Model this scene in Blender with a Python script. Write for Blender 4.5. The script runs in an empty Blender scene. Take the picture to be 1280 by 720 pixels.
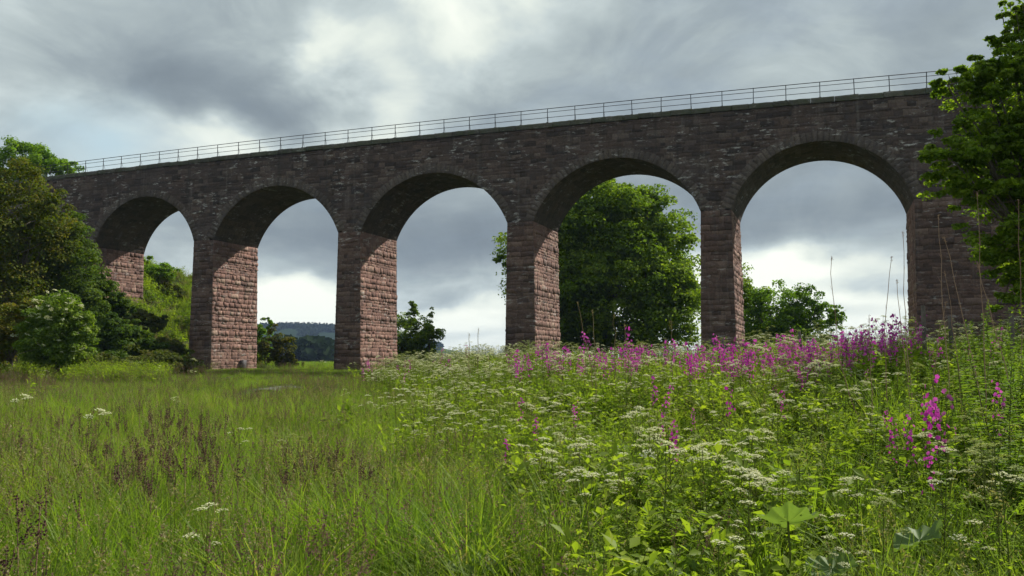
import bpy, math, random
import numpy as np
from mathutils import Vector, Euler

rng = np.random.default_rng(7)
random.seed(7)
scene = bpy.context.scene
COL = scene.collection
PI = math.pi

# ------------------------------------------------------------------ camera frame
YAW, PITCH, FPX = math.radians(20.28), math.radians(4.677), 1072.0
EYE = np.array([0.0, 0.0, 1.6])
FW = np.array([-math.sin(YAW), math.cos(YAW), 0.0])
RT = np.array([math.cos(YAW), math.sin(YAW), 0.0])


def uw(u, w):
    """lateral u, forward w (metres, level) -> world x, y"""
    return u * RT[0] + w * FW[0], u * RT[1] + w * FW[1]


def to_uw(x, y):
    return x * RT[0] + y * RT[1], x * FW[0] + y * FW[1]


def at(px, py, w):
    """place on the sight line of a photo point, w metres ahead"""
    cp, sp = math.cos(PITCH), math.sin(PITCH)
    a, b = (px - 640) / FPX, (360 - py) / FPX
    fwd = cp - b * sp
    up = sp + b * cp
    k = w / fwd
    x, y = uw(a * k, w)
    return np.array([x, y, EYE[2] + up * k])


def sst(a, b, v):
    t = np.clip((np.asarray(v, float) - a) / (b - a), 0, 1)
    return t * t * (3 - 2 * t)


def vnoise(x, y, s=1.0, seed=0):
    """smooth value noise, vectorised"""
    x = np.asarray(x, float) / s + 91.7 * seed
    y = np.asarray(y, float) / s - 37.3 * seed
    xi, yi = np.floor(x), np.floor(y)
    fx, fy = x - xi, y - yi
    fx, fy = fx * fx * (3 - 2 * fx), fy * fy * (3 - 2 * fy)

    def h(i, j):
        v = np.sin(i * 127.1 + j * 311.7 + seed * 17.17) * 43758.5453
        return v - np.floor(v)
    return (h(xi, yi) * (1 - fx) + h(xi + 1, yi) * fx) * (1 - fy) + (h(xi, yi + 1) * (1 - fx) + h(xi + 1, yi + 1) * fx) * fy


# ------------------------------------------------------------------ terrain
def bank_edge(w):
    return -0.4 - 0.19 * (w - 6)


def bank(u, w):
    e = u - bank_edge(w)
    b = 0.66 * sst(0.0, 7.0, e) * sst(3, 17, w)
    b = b + 0.46 * sst(1.8, 6.0, u - 0.12 * w) * sst(2.5, 8, w)
    b = b + (vnoise(u, w, 1.9, 71) - .5) * .34 * sst(.5, 3, e) * sst(4, 7, w) * (1 - sst(18, 26, w) * .6)
    return b * (1 - sst(30, 52, w) * 0.6)


def G(x, y):
    x = np.asarray(x, float)
    y = np.asarray(y, float)
    u, w = to_uw(x, y)
    z = 0.60 * sst(8, 52, w) + bank(u, w) + .22 * sst(30, 52, w) * sst(-8, 2, u)
    z = z + (vnoise(x, y, 3.1, 1) - .5) * .14 + (vnoise(x, y, 1.1, 2) - .5) * .06
    # railway embankment rising to the left
    xe = x + 1.0 * np.maximum(y - 70, 0)
    e = 10.5 * sst(-48.5, -66, xe)
    e = e + (vnoise(x, y, 3.6, 14) - .5) * 1.5 * sst(.5, 4, e)
    e = e * sst(41, 54, y)
    # valley falling away behind the viaduct
    far = sst(66, 150, y) * 3.6 * sst(-66, -44, x) + sst(150, 330, y) * 3.4
    far = far + sst(30, 120, x) * 1.0
    return z + e - far


# ------------------------------------------------------------------ mesh builder
class MB:
    def __init__(s):
        s.V = []
        s.F = []
        s.M = []
        s.A = []
        s.n = 0

    def add(s, V, F, mat=0, rnd=None):
        V = np.asarray(V, float).reshape(-1, 3)
        F = np.asarray(F, np.int64)
        if len(F) == 0:
            return
        s.V.append(V)
        s.F.append(F + s.n)
        s.M.append(np.full(len(F), mat, np.int32))
        if rnd is None:
            rnd = np.full(len(V), .5)
        rnd = np.asarray(rnd, float)
        if rnd.ndim == 0:
            rnd = np.full(len(V), float(rnd))
        s.A.append(rnd)
        s.n += len(V)

    def join(s, o, R=None, T=(0, 0, 0), k=1.0, matmap=None):
        V = np.concatenate(o.V) * k
        if R is not None:
            V = V @ np.asarray(R).T
        V = V + np.asarray(T)
        off = s.n
        s.V.append(V)
        for f, m in zip(o.F, o.M):
            s.F.append(f + off)
            s.M.append(m if matmap is None else np.full(len(f), matmap, np.int32))
        s.A.append(np.concatenate(o.A))
        s.n += len(V)

    def mesh(s, name, mats, smooth=False):
        me = bpy.data.meshes.new(name)
        if not s.V:
            return me
        V = np.concatenate(s.V)
        A = np.concatenate(s.A)
        nv = len(V)
        loops, starts, tot = [], [], 0
        mi = []
        for f, m in zip(s.F, s.M):
            k = f.shape[1]
            loops.append(f.ravel())
            starts.append(tot + np.arange(len(f)) * k)
            tot += f.size
            mi.append(m)
        loops = np.concatenate(loops).astype(np.int32)
        starts = np.concatenate(starts).astype(np.int32)
        mi = np.concatenate(mi)
        me.vertices.add(nv)
        me.vertices.foreach_set('co', V.astype(np.float32).ravel())
        me.loops.add(len(loops))
        me.loops.foreach_set('vertex_index', loops)
        me.polygons.add(len(starts))
        me.polygons.foreach_set('loop_start', starts)
        for m in mats:
            me.materials.append(m)
        me.polygons.foreach_set('material_index', mi.astype(np.int32))
        me.update(calc_edges=True)
        at_ = me.attributes.new('rnd', 'FLOAT', 'POINT')
        at_.data.foreach_set('value', A.astype(np.float32))
        if smooth:
            me.polygons.foreach_set('use_smooth', np.ones(len(starts), bool))
        me.validate()
        return me


def tag(o, label=None, cat=None, group=None, kind=None):
    if label:
        o['label'] = label
    if cat:
        o['category'] = cat
    if group:
        o['group'] = group
    if kind:
        o['kind'] = kind
    return o


def link(name, me, parent=None, loc=(0, 0, 0), rot=(0, 0, 0), scl=None):
    o = bpy.data.objects.new(name, me)
    COL.objects.link(o)
    o.location = loc
    o.rotation_euler = rot
    if scl is not None:
        o.scale = (scl, scl, scl) if np.isscalar(scl) else scl
    if parent is not None:
        o.parent = parent
    return o


def empty(name, loc=(0, 0, 0), rz=0):
    o = bpy.data.objects.new(name, None)
    COL.objects.link(o)
    o.location = loc
    o.rotation_euler = (0, 0, rz)
    o.empty_display_size = .2
    return o


def tube(mb, P, R, sides=5, mat=0, rnd=.5, cap=True):
    P = np.asarray(P, float)
    n = len(P)
    R = np.broadcast_to(np.asarray(R, float), (n,))
    T = np.gradient(P, axis=0)
    T /= np.linalg.norm(T, axis=1)[:, None] + 1e-9
    ref = np.array([0.31, 0.77, 0.2])
    A = np.cross(T, ref)
    A /= np.linalg.norm(A, axis=1)[:, None] + 1e-9
    B = np.cross(T, A)
    a = np.arange(sides) / sides * 2 * PI
    V = P[:, None, :] + R[:, None, None] * (A[:, None, :] * np.cos(a)[None, :, None] + B[:, None, :] * np.sin(a)[None, :, None])
    i = np.arange(n - 1)[:, None] * sides
    j = np.arange(sides)[None, :]
    j2 = (j + 1) % sides
    F = np.stack([i + j, i + j2, i + sides + j2, i + sides + j], -1).reshape(-1, 4)
    mb.add(V, F, mat, rnd)
    if cap and sides >= 3:
        mb.add(V[-1], [list(range(sides))], mat, rnd)


def box(mb, lo, hi, mat=0, rnd=.5):
    x0, y0, z0 = lo
    x1, y1, z1 = hi
    V = [(x0, y0, z0), (x1, y0, z0), (x1, y1, z0), (x0, y1, z0), (x0, y0, z1), (x1, y0, z1), (x1, y1, z1), (x0, y1, z1)]
    F = [(0, 3, 2, 1), (4, 5, 6, 7), (0, 1, 5, 4), (1, 2, 6, 5), (2, 3, 7, 6), (3, 0, 4, 7)]
    mb.add(V, F, mat, rnd)


def blades(mb, base, az, H, lean, wid, segs=3, mat=0, rnd=None, curl=1.8, tip=.12):
    """n grass blades at once, each a bent tapering strip"""
    base = np.asarray(base, float)
    n = len(base)
    t = np.linspace(0, 1, segs + 1)
    d = np.stack([np.cos(az), np.sin(az), np.zeros(n)], -1)
    s = np.stack([-np.sin(az), np.cos(az), np.zeros(n)], -1)
    out = (lean[:, None] * t[None] ** curl) * H[:, None]
    up = H[:, None] * (t[None] - .25 * np.minimum(lean, 1.6)[:, None] * t[None] ** 2.4)
    c = base[:, None, :] + d[:, None, :] * out[..., None]
    c[..., 2] += up
    wt = wid[:, None] * np.where(t < .35, .75 + .7 * t, 1.0 - (1 - tip) * ((t - .35) / .65) ** 1.3)[None] / 2
    L = c - s[:, None, :] * wt[..., None]
    R_ = c + s[:, None, :] * wt[..., None]
    V = np.stack([L, R_], 2).reshape(n, -1, 3)
    k = (segs + 1) * 2
    b = np.arange(n)[:, None] * k
    q = np.arange(segs)[None] * 2
    F = np.stack([b + q, b + q + 1, b + q + 3, b + q + 2], -1).reshape(-1, 4)
    if rnd is None:
        rnd = rng.random(n)
    mb.add(V, F, mat, np.repeat(rnd, k))


def leaves(mb, P, N, size, mat=0, rnd=None, aspect=.6, fold=.25, r=rng):
    """n leaf shapes: kite-shaped, folded along the midrib (two triangles each)"""
    P = np.asarray(P, float)
    n = len(P)
    N = N / (np.linalg.norm(N, axis=1)[:, None] + 1e-9)
    q = r.normal(size=(n, 3))
    T = np.cross(N, q)
    T /= np.linalg.norm(T, axis=1)[:, None] + 1e-9
    S = np.cross(N, T)
    size = np.broadcast_to(np.asarray(size, float), (n,))[:, None]
    V = np.stack([P - T * size * .5, P + S * size * aspect * .5 - T * size * .05 + N * size * fold * .3, P + T * size * .5, P - S * size * aspect * .5 - T * size * .05 + N * size * fold * .3], 1)
    b = np.arange(n)[:, None] * 4
    F = np.concatenate([b + np.array([[0, 1, 2]]), b + np.array([[0, 2, 3]])], 0)
    if rnd is None:
        rnd = r.random(n)
    mb.add(V, F, mat, np.repeat(rnd, 4))


# ------------------------------------------------------------------ materials
def newmat(name):
    m = bpy.data.materials.new(name)
    m.use_nodes = True
    nt = m.node_tree
    nt.nodes.clear()
    return m, nt, nt.nodes, nt.links


def ramp(N, L, src, stops):
    r = N.new('ShaderNodeValToRGB')
    el = r.color_ramp.elements
    while len(el) < len(stops):
        el.new(.5)
    for e, (p, c) in zip(el, stops):
        e.position = p
        e.color = (*c, 1) if len(c) == 3 else c
    L.new(src, r.inputs[0])
    return r.outputs[0]


def mixc(N, L, fac, a, b, mode='MIX'):
    m = N.new('ShaderNodeMix')
    m.data_type = 'RGBA'
    m.blend_type = mode
    for s, v in ((0, fac), (6, a), (7, b)):
        if hasattr(v, 'is_output') or hasattr(v, 'links'):
            L.new(v, m.inputs[s])
        else:
            m.inputs[s].default_value = v if s == 0 else (*v, 1)
    return m.outputs[2]


def math_(N, L, op, a, b=None, clamp=False):
    m = N.new('ShaderNodeMath')
    m.operation = op
    m.use_clamp = clamp
    for i, v in enumerate((a, b)):
        if v is None:
            continue
        if hasattr(v, 'links'):
            L.new(v, m.inputs[i])
        else:
            m.inputs[i].default_value = v
    return m.outputs[0]


def noise(N, L, vec, scale, detail=4, rough=.55, dist=0):
    n = N.new('ShaderNodeTexNoise')
    n.inputs['Scale'].default_value = scale
    n.inputs['Detail'].default_value = detail
    n.inputs['Roughness'].default_value = rough
    n.inputs['Distortion'].default_value = dist
    if vec is not None:
        L.new(vec, n.inputs['Vector'])
    return n.outputs['Fac']


def leaf_mat(name, stops, trans=.38, gloss=.05, rough=.6, patch=0.0, patch_scale=.5, patch_col=(.12, .13, .03), obj_rand=.5, tint=(1.3, 1.4, .5)):
    """leaf and stem colour from a per-leaf number, a per-plant number and broad patches over the ground"""
    m, nt, N, L = newmat(name)
    a = N.new('ShaderNodeAttribute')
    a.attribute_name = 'rnd'
    oi = N.new('ShaderNodeObjectInfo')
    f = math_(N, L, 'ADD', math_(N, L, 'MULTIPLY', a.outputs['Fac'], 1 - obj_rand), math_(N, L, 'MULTIPLY', oi.outputs['Random'], obj_rand))
    c = ramp(N, L, f, stops)
    if patch > 0:
        g = N.new('ShaderNodeNewGeometry')
        nz = noise(N, L, g.outputs['Position'], patch_scale, 3)
        pf = ramp(N, L, nz, [(.42, (0, 0, 0)), (.62, (1, 1, 1))])
        c = mixc(N, L, math_(N, L, 'MULTIPLY', pf, patch), c, patch_col)
    d = N.new('ShaderNodeBsdfDiffuse')
    t = N.new('ShaderNodeBsdfTranslucent')
    L.new(c, d.inputs[0])
    tc = mixc(N, L, 1.0, c, tint, 'MULTIPLY')
    L.new(tc, t.inputs[0])
    mx = N.new('ShaderNodeMixShader')
    mx.inputs[0].default_value = trans
    L.new(d.outputs[0], mx.inputs[1])
    L.new(t.outputs[0], mx.inputs[2])
    out = N.new('ShaderNodeOutputMaterial')
    gloss *= .22
    if gloss > 0:
        gl = N.new('ShaderNodeBsdfGlossy')
        gl.inputs['Roughness'].default_value = rough
        gl.inputs[0].default_value = (.8, .85, .8, 1)
        m2 = N.new('ShaderNodeMixShader')
        m2.inputs[0].default_value = gloss
        L.new(mx.outputs[0], m2.inputs[1])
        L.new(gl.outputs[0], m2.inputs[2])
        L.new(m2.outputs[0], out.inputs[0])
    else:
        L.new(mx.outputs[0], out.inputs[0])
    return m


def plain(name, col, rough=.8, metal=0, nscale=0, namp=.3, bump=0):
    m, nt, N, L = newmat(name)
    b = N.new('ShaderNodeBsdfPrincipled')
    b.inputs['Roughness'].default_value = rough
    b.inputs['Metallic'].default_value = metal
    out = N.new('ShaderNodeOutputMaterial')
    L.new(b.outputs[0], out.inputs[0])
    if nscale:
        tc = N.new('ShaderNodeNewGeometry')
        nz = noise(N, L, tc.outputs['Position'], nscale, 5)
        lo = tuple(c * (1 - namp) for c in col)
        hi = tuple(c * (1 + namp) for c in col)
        L.new(ramp(N, L, nz, [(.3, lo), (.7, hi)]), b.inputs[0])
        if bump:
            bp = N.new('ShaderNodeBump')
            bp.inputs['Strength'].default_value = bump
            bp.inputs['Distance'].default_value = .03
            L.new(nz, bp.inputs['Height'])
            L.new(bp.outputs[0], b.inputs['Normal'])
    else:
        b.inputs[0].default_value = (*col, 1)
    return m


def stone_mat(name, stops, grime=.5, lime=.25, green=0.0):
    """sandstone: per-block colour from 'rnd', sooty weathering, pale lime and lichen runs"""
    m, nt, N, L = newmat(name)
    a = N.new('ShaderNodeAttribute')
    a.attribute_name = 'rnd'
    g = N.new('ShaderNodeNewGeometry')
    pos = g.outputs['Position']
    c = ramp(N, L, a.outputs['Fac'], stops)
    n1 = noise(N, L, pos, 9, 6, .65)
    c = mixc(N, L, .8, c, ramp(N, L, n1, [(.3, (.5, .5, .5)), (.72, (1.35, 1.3, 1.25))]), 'MULTIPLY')
    n2 = noise(N, L, pos, .35, 5, .6)
    sf = ramp(N, L, n2, [(.38, (0, 0, 0)), (.66, (1, 1, 1))])
    c = mixc(N, L, math_(N, L, 'MULTIPLY', sf, grime), c, (.058, .047, .045))
    mp = N.new('ShaderNodeMapping')
    mp.inputs['Scale'].default_value = (.55, .55, 1.9)
    L.new(pos, mp.inputs['Vector'])
    n3 = noise(N, L, mp.outputs[0], 2.6, 8, .72)
    lf = ramp(N, L, n3, [(.55, (0, 0, 0)), (.62, (1, 1, 1))])
    n3b = noise(N, L, pos, .6, 3)
    lf2 = math_(N, L, 'MULTIPLY', lf, ramp(N, L, n3b, [(.45, (0, 0, 0)), (.6, (1, 1, 1))]))
    c = mixc(N, L, math_(N, L, 'MULTIPLY', lf2, lime), c, (.52, .49, .46))
    # rain streaks and salts washed down from the joints
    mp2 = N.new('ShaderNodeMapping')
    mp2.inputs['Scale'].default_value = (2.6, 2.6, .16)
    L.new(pos, mp2.inputs['Vector'])
    st = ramp(N, L, noise(N, L, mp2.outputs[0], 1.0, 6, .65), [(.56, (0, 0, 0)), (.74, (1, 1, 1))])
    c = mixc(N, L, math_(N, L, 'MULTIPLY', st, .38), c, (.24, .215, .195))
    st2 = ramp(N, L, noise(N, L, mp2.outputs[0], .7, 5, .6), [(.30, (1, 1, 1)), (.44, (0, 0, 0))])
    c = mixc(N, L, math_(N, L, 'MULTIPLY', st2, .55), c, (.042, .038, .036))
    if green > 0:
        n4 = noise(N, L, pos, 1.7, 5, .6)
        c = mixc(N, L, math_(N, L, 'MULTIPLY', ramp(N, L, n4, [(.35, (0, 0, 0)), (.6, (1, 1, 1))]), green), c, (.07, .085, .045))
    b = N.new('ShaderNodeBsdfPrincipled')
    b.inputs['Roughness'].default_value = .93
    b.inputs['Specular IOR Level'].default_value = .25
    L.new(c, b.inputs[0])
    bp = N.new('ShaderNodeBump')
    bp.inputs['Strength'].default_value = .9
    bp.inputs['Distance'].default_value = .05
    L.new(noise(N, L, pos, 6, 8, .7), bp.inputs['Height'])
    L.new(bp.outputs[0], b.inputs['Normal'])
    out = N.new('ShaderNodeOutputMaterial')
    L.new(b.outputs[0], out.inputs[0])
    return m


M_front = stone_mat('spandrel_sandstone', [(0, (.052, .040, .037)), (.35, (.092, .066, .058)), (.7, (.125, .088, .076)), (1, (.165, .125, .108))], .55, .85)
M_ring = stone_mat('voussoir_sandstone', [(0, (.10, .08, .07)), (1, (.15, .12, .104))], .4, .8)
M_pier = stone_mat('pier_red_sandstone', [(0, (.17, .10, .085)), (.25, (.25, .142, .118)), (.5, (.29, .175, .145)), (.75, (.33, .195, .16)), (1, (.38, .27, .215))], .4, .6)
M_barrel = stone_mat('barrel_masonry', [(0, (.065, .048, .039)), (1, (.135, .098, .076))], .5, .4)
M_cope = stone_mat('coping_stone', [(0, (.07, .065, .055)), (1, (.15, .135, .115))], .4, .5, .55)
M_iron = plain('railing_iron', (.025, .028, .03), .55, .3)

# ------------------------------------------------------------------ viaduct
SC = 1.15
YF = 48.0 * SC                    # near face
DEP = 4.917 * SC
ZE = 1.6
S_Z = 8.1545 * SC + ZE            # springing
C_Z = 11.5841 * SC + ZE           # crown
T_Z = 13.94 * SC + ZE             # top of the coping
R_H = 0.886 * SC
W2 = 1.668 * SC / 2
XP = np.array([-51.3081, -40.5729, -28.9717, -17.2101, -5.6939, 5.1288]) * SC
XL, XR = XP[0] - 17.0, XP[5] + 22.0
BAT = 0.147
B_Z = -0.6846 * SC + ZE


def top_z(x):
    return T_Z + .14 - .00024 * (np.asarray(x, float) + 24) ** 2


def courses(z0, z1, h, r):
    out = [z0]
    while out[-1] < z1 - h * .6:
        out.append(out[-1] + h * r.choice([r.uniform(.55, .85), r.uniform(.85, 1.4)]))
    out = np.array(out)
    return z0 + (out - z0) * (z1 - z0) / (out[-1] - z0)


def stone_face(mb, mapf, W, z0, z1, ch, bl, rough, r, cell=.13, cut=None, mat=0, joint=-.015, pitch=.28):
    """coursed rubble: every block a small bulging patch of its own. mapf(s, z, d) -> xyz"""
    for zi, (a, b) in enumerate(zip(*(lambda c: (c[:-1], c[1:]))(courses(z0, z1, ch, r)))):
        s = -r.uniform(0, bl) if W > 1.5 * bl else 0.0
        while s < W - 1e-6:
            l = bl * r.uniform(.4, 1.9)
            e = s + l
            s0, s1 = max(s, 0), min(e, W)
            if W - s1 < bl * .35:
                s1 = W
                e = W + 1e-3
            s = e
            if s1 - s0 < .05:
                continue
            nu = max(2, int(round((s1 - s0) / cell)))
            nv = max(2, int(round((b - a) / cell)))
            us = np.linspace(s0, s1, nu + 1)
            vs = np.linspace(a, b, nv + 1)
            uu, vv = np.meshgrid(us, vs)
            edge = np.ones_like(uu)
            edge[0, :] = edge[-1, :] = 0
            edge[:, 0] = edge[:, -1] = 0
            base = r.uniform(.05, 1.0) * rough
            tx, tz = r.normal(0, rough * .25), r.normal(0, rough * .15)
            d = base + tx * (uu - (s0 + s1) / 2) / .4 + tz * (vv - (a + b) / 2) / .3 + r.normal(0, rough * .5, uu.shape)
            d = np.where(edge > 0, np.maximum(d, .004), joint + r.uniform(-.006, .004))
            # pull the ring of inner points towards the joints so faces are plump, not tents
            if nu >= 3:
                uu[:, 1] = s0 + (uu[:, 1] - s0) * pitch
                uu[:, -2] = s1 - (s1 - uu[:, -2]) * pitch
            if nv >= 3:
                vv[1] = a + (vv[1] - a) * pitch
                vv[-2] = b - (b - vv[-2]) * pitch
            idx = np.arange(uu.size).reshape(uu.shape)
            F = np.stack([idx[:-1, :-1], idx[:-1, 1:], idx[1:, 1:], idx[1:, :-1]], -1).reshape(-1, 4)
            if cut is not None:
                cu = (uu[:-1, :-1] + uu[1:, 1:]).ravel() / 2
                cv = (vv[:-1, :-1] + vv[1:, 1:]).ravel() / 2
                F = F[~cut(cu, cv)]
                if len(F) == 0:
                    continue
            us_, vs_ = uu.ravel(), vv.ravel()
            ends = np.clip(np.minimum(np.minimum(vs_ - z0, z1 - vs_), np.minimum(us_, W - us_)) / .15, 0, 1)
            V = mapf(us_ + (vnoise(us_, vs_, .33, 61) - .5) * .07 * ends, vs_ + (vnoise(us_, vs_, .42, 62) - .5) * .085 * ends, d.ravel())
            t = np.clip(r.normal(.5, .29), 0, 1)
            mb.add(V, F, mat, t)


ARCH = []
for i in range(5):
    a, b = XP[i] + W2, XP[i + 1] - W2
    h = (b - a) / 2
    ri = C_Z - S_Z
    R = (h * h + ri * ri) / 2 / ri
    ARCH.append(((a + b) / 2, C_Z - R, R, h))
RING = .62


def in_arch(x, z, extra=0.0):
    m = np.zeros(np.shape(x), bool)
    for cx, cz, R, h in ARCH:
        m |= ((x - cx) ** 2 + (z - cz) ** 2 < (R + extra) ** 2) & (np.abs(x - cx) < h + extra) & (z > S_Z - .02)
    return m


viaduct = empty('viaduct', (0, 0, 0))
tag(viaduct, 'long red sandstone railway viaduct with five tall arches spanning the meadow', 'viaduct')
r0 = np.random.default_rng(11)
for side, nm in ((0, 'spandrel_wall'), (1, 'spandrel_wall')):
    mb = MB()
    if side == 0:
        mp = lambda s, z, d: np.stack([XL + s, YF - d, z], -1)
    else:
        mp = lambda s, z, d: np.stack([XR - s, YF + DEP + d, z], -1)
    cutf = (lambda s, z: in_arch(XL + s, z, .3)) if side == 0 else (lambda s, z: in_arch(XR - s, z, .3))
    mpt = lambda s, z, d, f=mp: f(s, z, d) + np.stack([0 * s, 0 * s, (top_z(f(s, z, d)[:, 0]) - T_Z) * np.clip((z - S_Z) / (T_Z - S_Z), 0, 1)], -1)
    stone_face(mb, mpt, XR - XL, S_Z, T_Z - .34, .30, .62, .055 if side == 0 else .03, r0, cell=.15 if side == 0 else .3, cut=cutf)
    link(nm, mb.mesh('spandrel_wall', [M_front]), viaduct)

# masonry body behind the faces (solid core between the arches, so nothing is paper thin)
for i in range(5):
    cx, cz, R, h = ARCH[i]
    th = np.linspace(math.asin(h / R), -math.asin(h / R), 31)
    # barrel
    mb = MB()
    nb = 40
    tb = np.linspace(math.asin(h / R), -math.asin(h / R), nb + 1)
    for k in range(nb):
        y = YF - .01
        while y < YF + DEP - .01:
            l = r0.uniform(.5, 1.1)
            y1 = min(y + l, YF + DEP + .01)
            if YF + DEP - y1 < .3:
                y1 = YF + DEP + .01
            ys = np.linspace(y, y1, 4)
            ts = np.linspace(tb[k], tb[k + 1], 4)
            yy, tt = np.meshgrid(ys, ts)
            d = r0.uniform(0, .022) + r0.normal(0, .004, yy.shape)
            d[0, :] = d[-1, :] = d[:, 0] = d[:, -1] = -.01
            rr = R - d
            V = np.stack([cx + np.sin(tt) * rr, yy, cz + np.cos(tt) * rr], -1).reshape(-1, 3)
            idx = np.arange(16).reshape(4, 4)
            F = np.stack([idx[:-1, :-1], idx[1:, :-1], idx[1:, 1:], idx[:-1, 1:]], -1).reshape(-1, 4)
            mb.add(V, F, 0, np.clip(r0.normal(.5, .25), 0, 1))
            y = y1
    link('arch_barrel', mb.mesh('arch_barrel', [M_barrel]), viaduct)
    for side in (0, 1):
        mb = MB()
        nv = 44
        tv = np.linspace(math.asin(h / R), -math.asin(h / R), nv + 1)
        for k in range(nv):
            proud = .045 + r0.uniform(0, .03)
            hgt = RING + r0.uniform(-.05, .06)
            g = .0018
            ts = np.array([tv[k] - g, tv[k] * .75 + tv[k + 1] * .25, tv[k] * .25 + tv[k + 1] * .75, tv[k + 1] + g])
            rs = np.array([R - .012, R + .05, R + hgt - .05, R + hgt])
            tt, rr = np.meshgrid(ts, rs)
            d = np.full(tt.shape, proud) + r0.normal(0, .008, tt.shape)
            d[0, :] = d[-1, :] = d[:, 0] = d[:, -1] = .006
            yy = YF - d if side == 0 else YF + DEP + d
            V = np.stack([cx + np.sin(tt) * rr, yy, cz + np.cos(tt) * rr], -1).reshape(-1, 3)
            idx = np.arange(16).reshape(4, 4)
            F = np.stack([idx[:-1, :-1], idx[:-1, 1:], idx[1:, 1:], idx[1:, :-1]], -1).reshape(-1, 4)
            mb.add(V, F, 0, np.clip(r0.normal(.5, .28), 0, 1))
        link('arch_ring', mb.mesh('arch_ring', [M_ring]), viaduct)

# piers: four rough faces with a slight batter
for i in range(6):
    mb = MB()
    z0 = B_Z - 1.2
    if i == 0:
        xl, xr, bl, br = XL, XP[0] + W2, 0, BAT
    elif i == 5:
        xl, xr, bl, br = XP[5] - W2, XR, BAT, 0
    else:
        xl, xr, bl, br = XP[i] - W2, XP[i] + W2, BAT, BAT
    yf, yb = YF, YF + DEP

    def batk(z):
        return np.clip((S_Z - z) / (S_Z - B_Z), 0, 1.3)
    rf = .042
    W = xr - xl
    f_front = lambda s, z, d: np.stack([xl - bl * batk(z) + s * (W + (bl + br) * batk(z)) / W, yf - d - .06 * batk(z), z], -1)
    f_back = lambda s, z, d: np.stack([xr + br * batk(z) - s * (W + (bl + br) * batk(z)) / W, yb + d + .06 * batk(z), z], -1)
    D_ = yb - yf
    f_right = lambda s, z, d: np.stack([xr + br * batk(z) + d, yf - .06 * batk(z) + s * (D_ + .12 * batk(z)) / D_, z], -1)
    f_left = lambda s, z, d: np.stack([xl - bl * batk(z) - d, yb + .06 * batk(z) - s * (D_ + .12 * batk(z)) / D_, z], -1)
    mi = 0
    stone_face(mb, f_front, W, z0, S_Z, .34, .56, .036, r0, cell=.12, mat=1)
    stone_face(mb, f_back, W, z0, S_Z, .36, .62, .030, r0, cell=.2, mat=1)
    if i < 5:
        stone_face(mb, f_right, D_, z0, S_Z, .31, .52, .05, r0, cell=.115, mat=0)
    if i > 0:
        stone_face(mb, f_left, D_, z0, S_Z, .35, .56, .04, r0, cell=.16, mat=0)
    mb.add([(xl, yf + .02, S_Z), (xr, yf + .02, S_Z), (xr, yb - .02, S_Z), (xl, yb - .02, S_Z)], [(0, 1, 2, 3)], 1)
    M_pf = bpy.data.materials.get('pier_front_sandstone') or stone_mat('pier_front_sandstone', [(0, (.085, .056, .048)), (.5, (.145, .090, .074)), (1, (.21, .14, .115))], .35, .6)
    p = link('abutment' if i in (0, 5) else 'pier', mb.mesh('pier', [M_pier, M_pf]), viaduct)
    if i == 1:
        d = MB()
        gx = xr + br * 1.05
        box(d, (gx - .1, yf + DEP * .62, B_Z - .3), (gx + .22, yf + DEP * .62 + .55, B_Z + .62), 0)
        link('drain_box', d.mesh('drain_box', [plain('drain_slate', (.06, .055, .06), .8, 0, 8, .3)]), p)

# end faces, deck and coping
mb = MB()
xs = np.linspace(XL, XR, 60)
V = []
for x in xs:
    zt = float(top_z(x)) - .9
    V += [(x, YF + .05, zt), (x, YF + DEP - .05, zt)]
F = [(2 * k, 2 * k + 2, 2 * k + 3, 2 * k + 1) for k in range(59)]
mb.add(V, F)
link('deck', mb.mesh('deck', [plain('deck_ballast', (.12, .11, .10), .95, 0, 5, .3)]), viaduct)
for side in (0, 1):
    mb = MB()
    x = XL
    while x < XR:
        l = r0.uniform(.9, 1.5)
        x1 = min(x + l, XR)
        y0, y1 = (YF - .11, YF + .42) if side == 0 else (YF + DEP - .42, YF + DEP + .11)
        xs2 = np.linspace(x + .008, x1 - .008, 5)
        prof = [(y0, -.34), (y0 - .012, -.16), (y0, -.02), (y0 + .05, .0), ((y0 + y1) / 2, .02), (y1 - .04, 0), (y1, -.05), (y1, -.9)]
        V = []
        jz = r0.normal(0, .012)
        for xx in xs2:
            for (yy, zz) in prof:
                V.append((xx, yy + r0.normal(0, .012), float(top_z(xx)) + zz + jz + r0.normal(0, .009)))
        np_ = len(prof)
        F = [(a * np_ + b, (a + 1) * np_ + b, (a + 1) * np_ + b + 1, a * np_ + b + 1) for a in range(4) for b in range(np_ - 1)]
        F += [tuple([0, np_ - 1, np_ - 2, 1])]
        mb.add(V, F, 0, np.clip(r0.normal(.5, .25), 0, 1))
        # underside
        mb.add([(x, y0, float(top_z(x)) - .34), (x1, y0, float(top_z(x1)) - .34), (x1, YF + .1 if side == 0 else YF + DEP - .1, float(top_z(x1)) - .345), (x, YF + .1 if side == 0 else YF + DEP - .1, float(top_z(x)) - .345)], [(0, 1, 2, 3)])
        x = x1
    link('coping', mb.mesh('coping', [M_cope]), viaduct)

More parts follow.
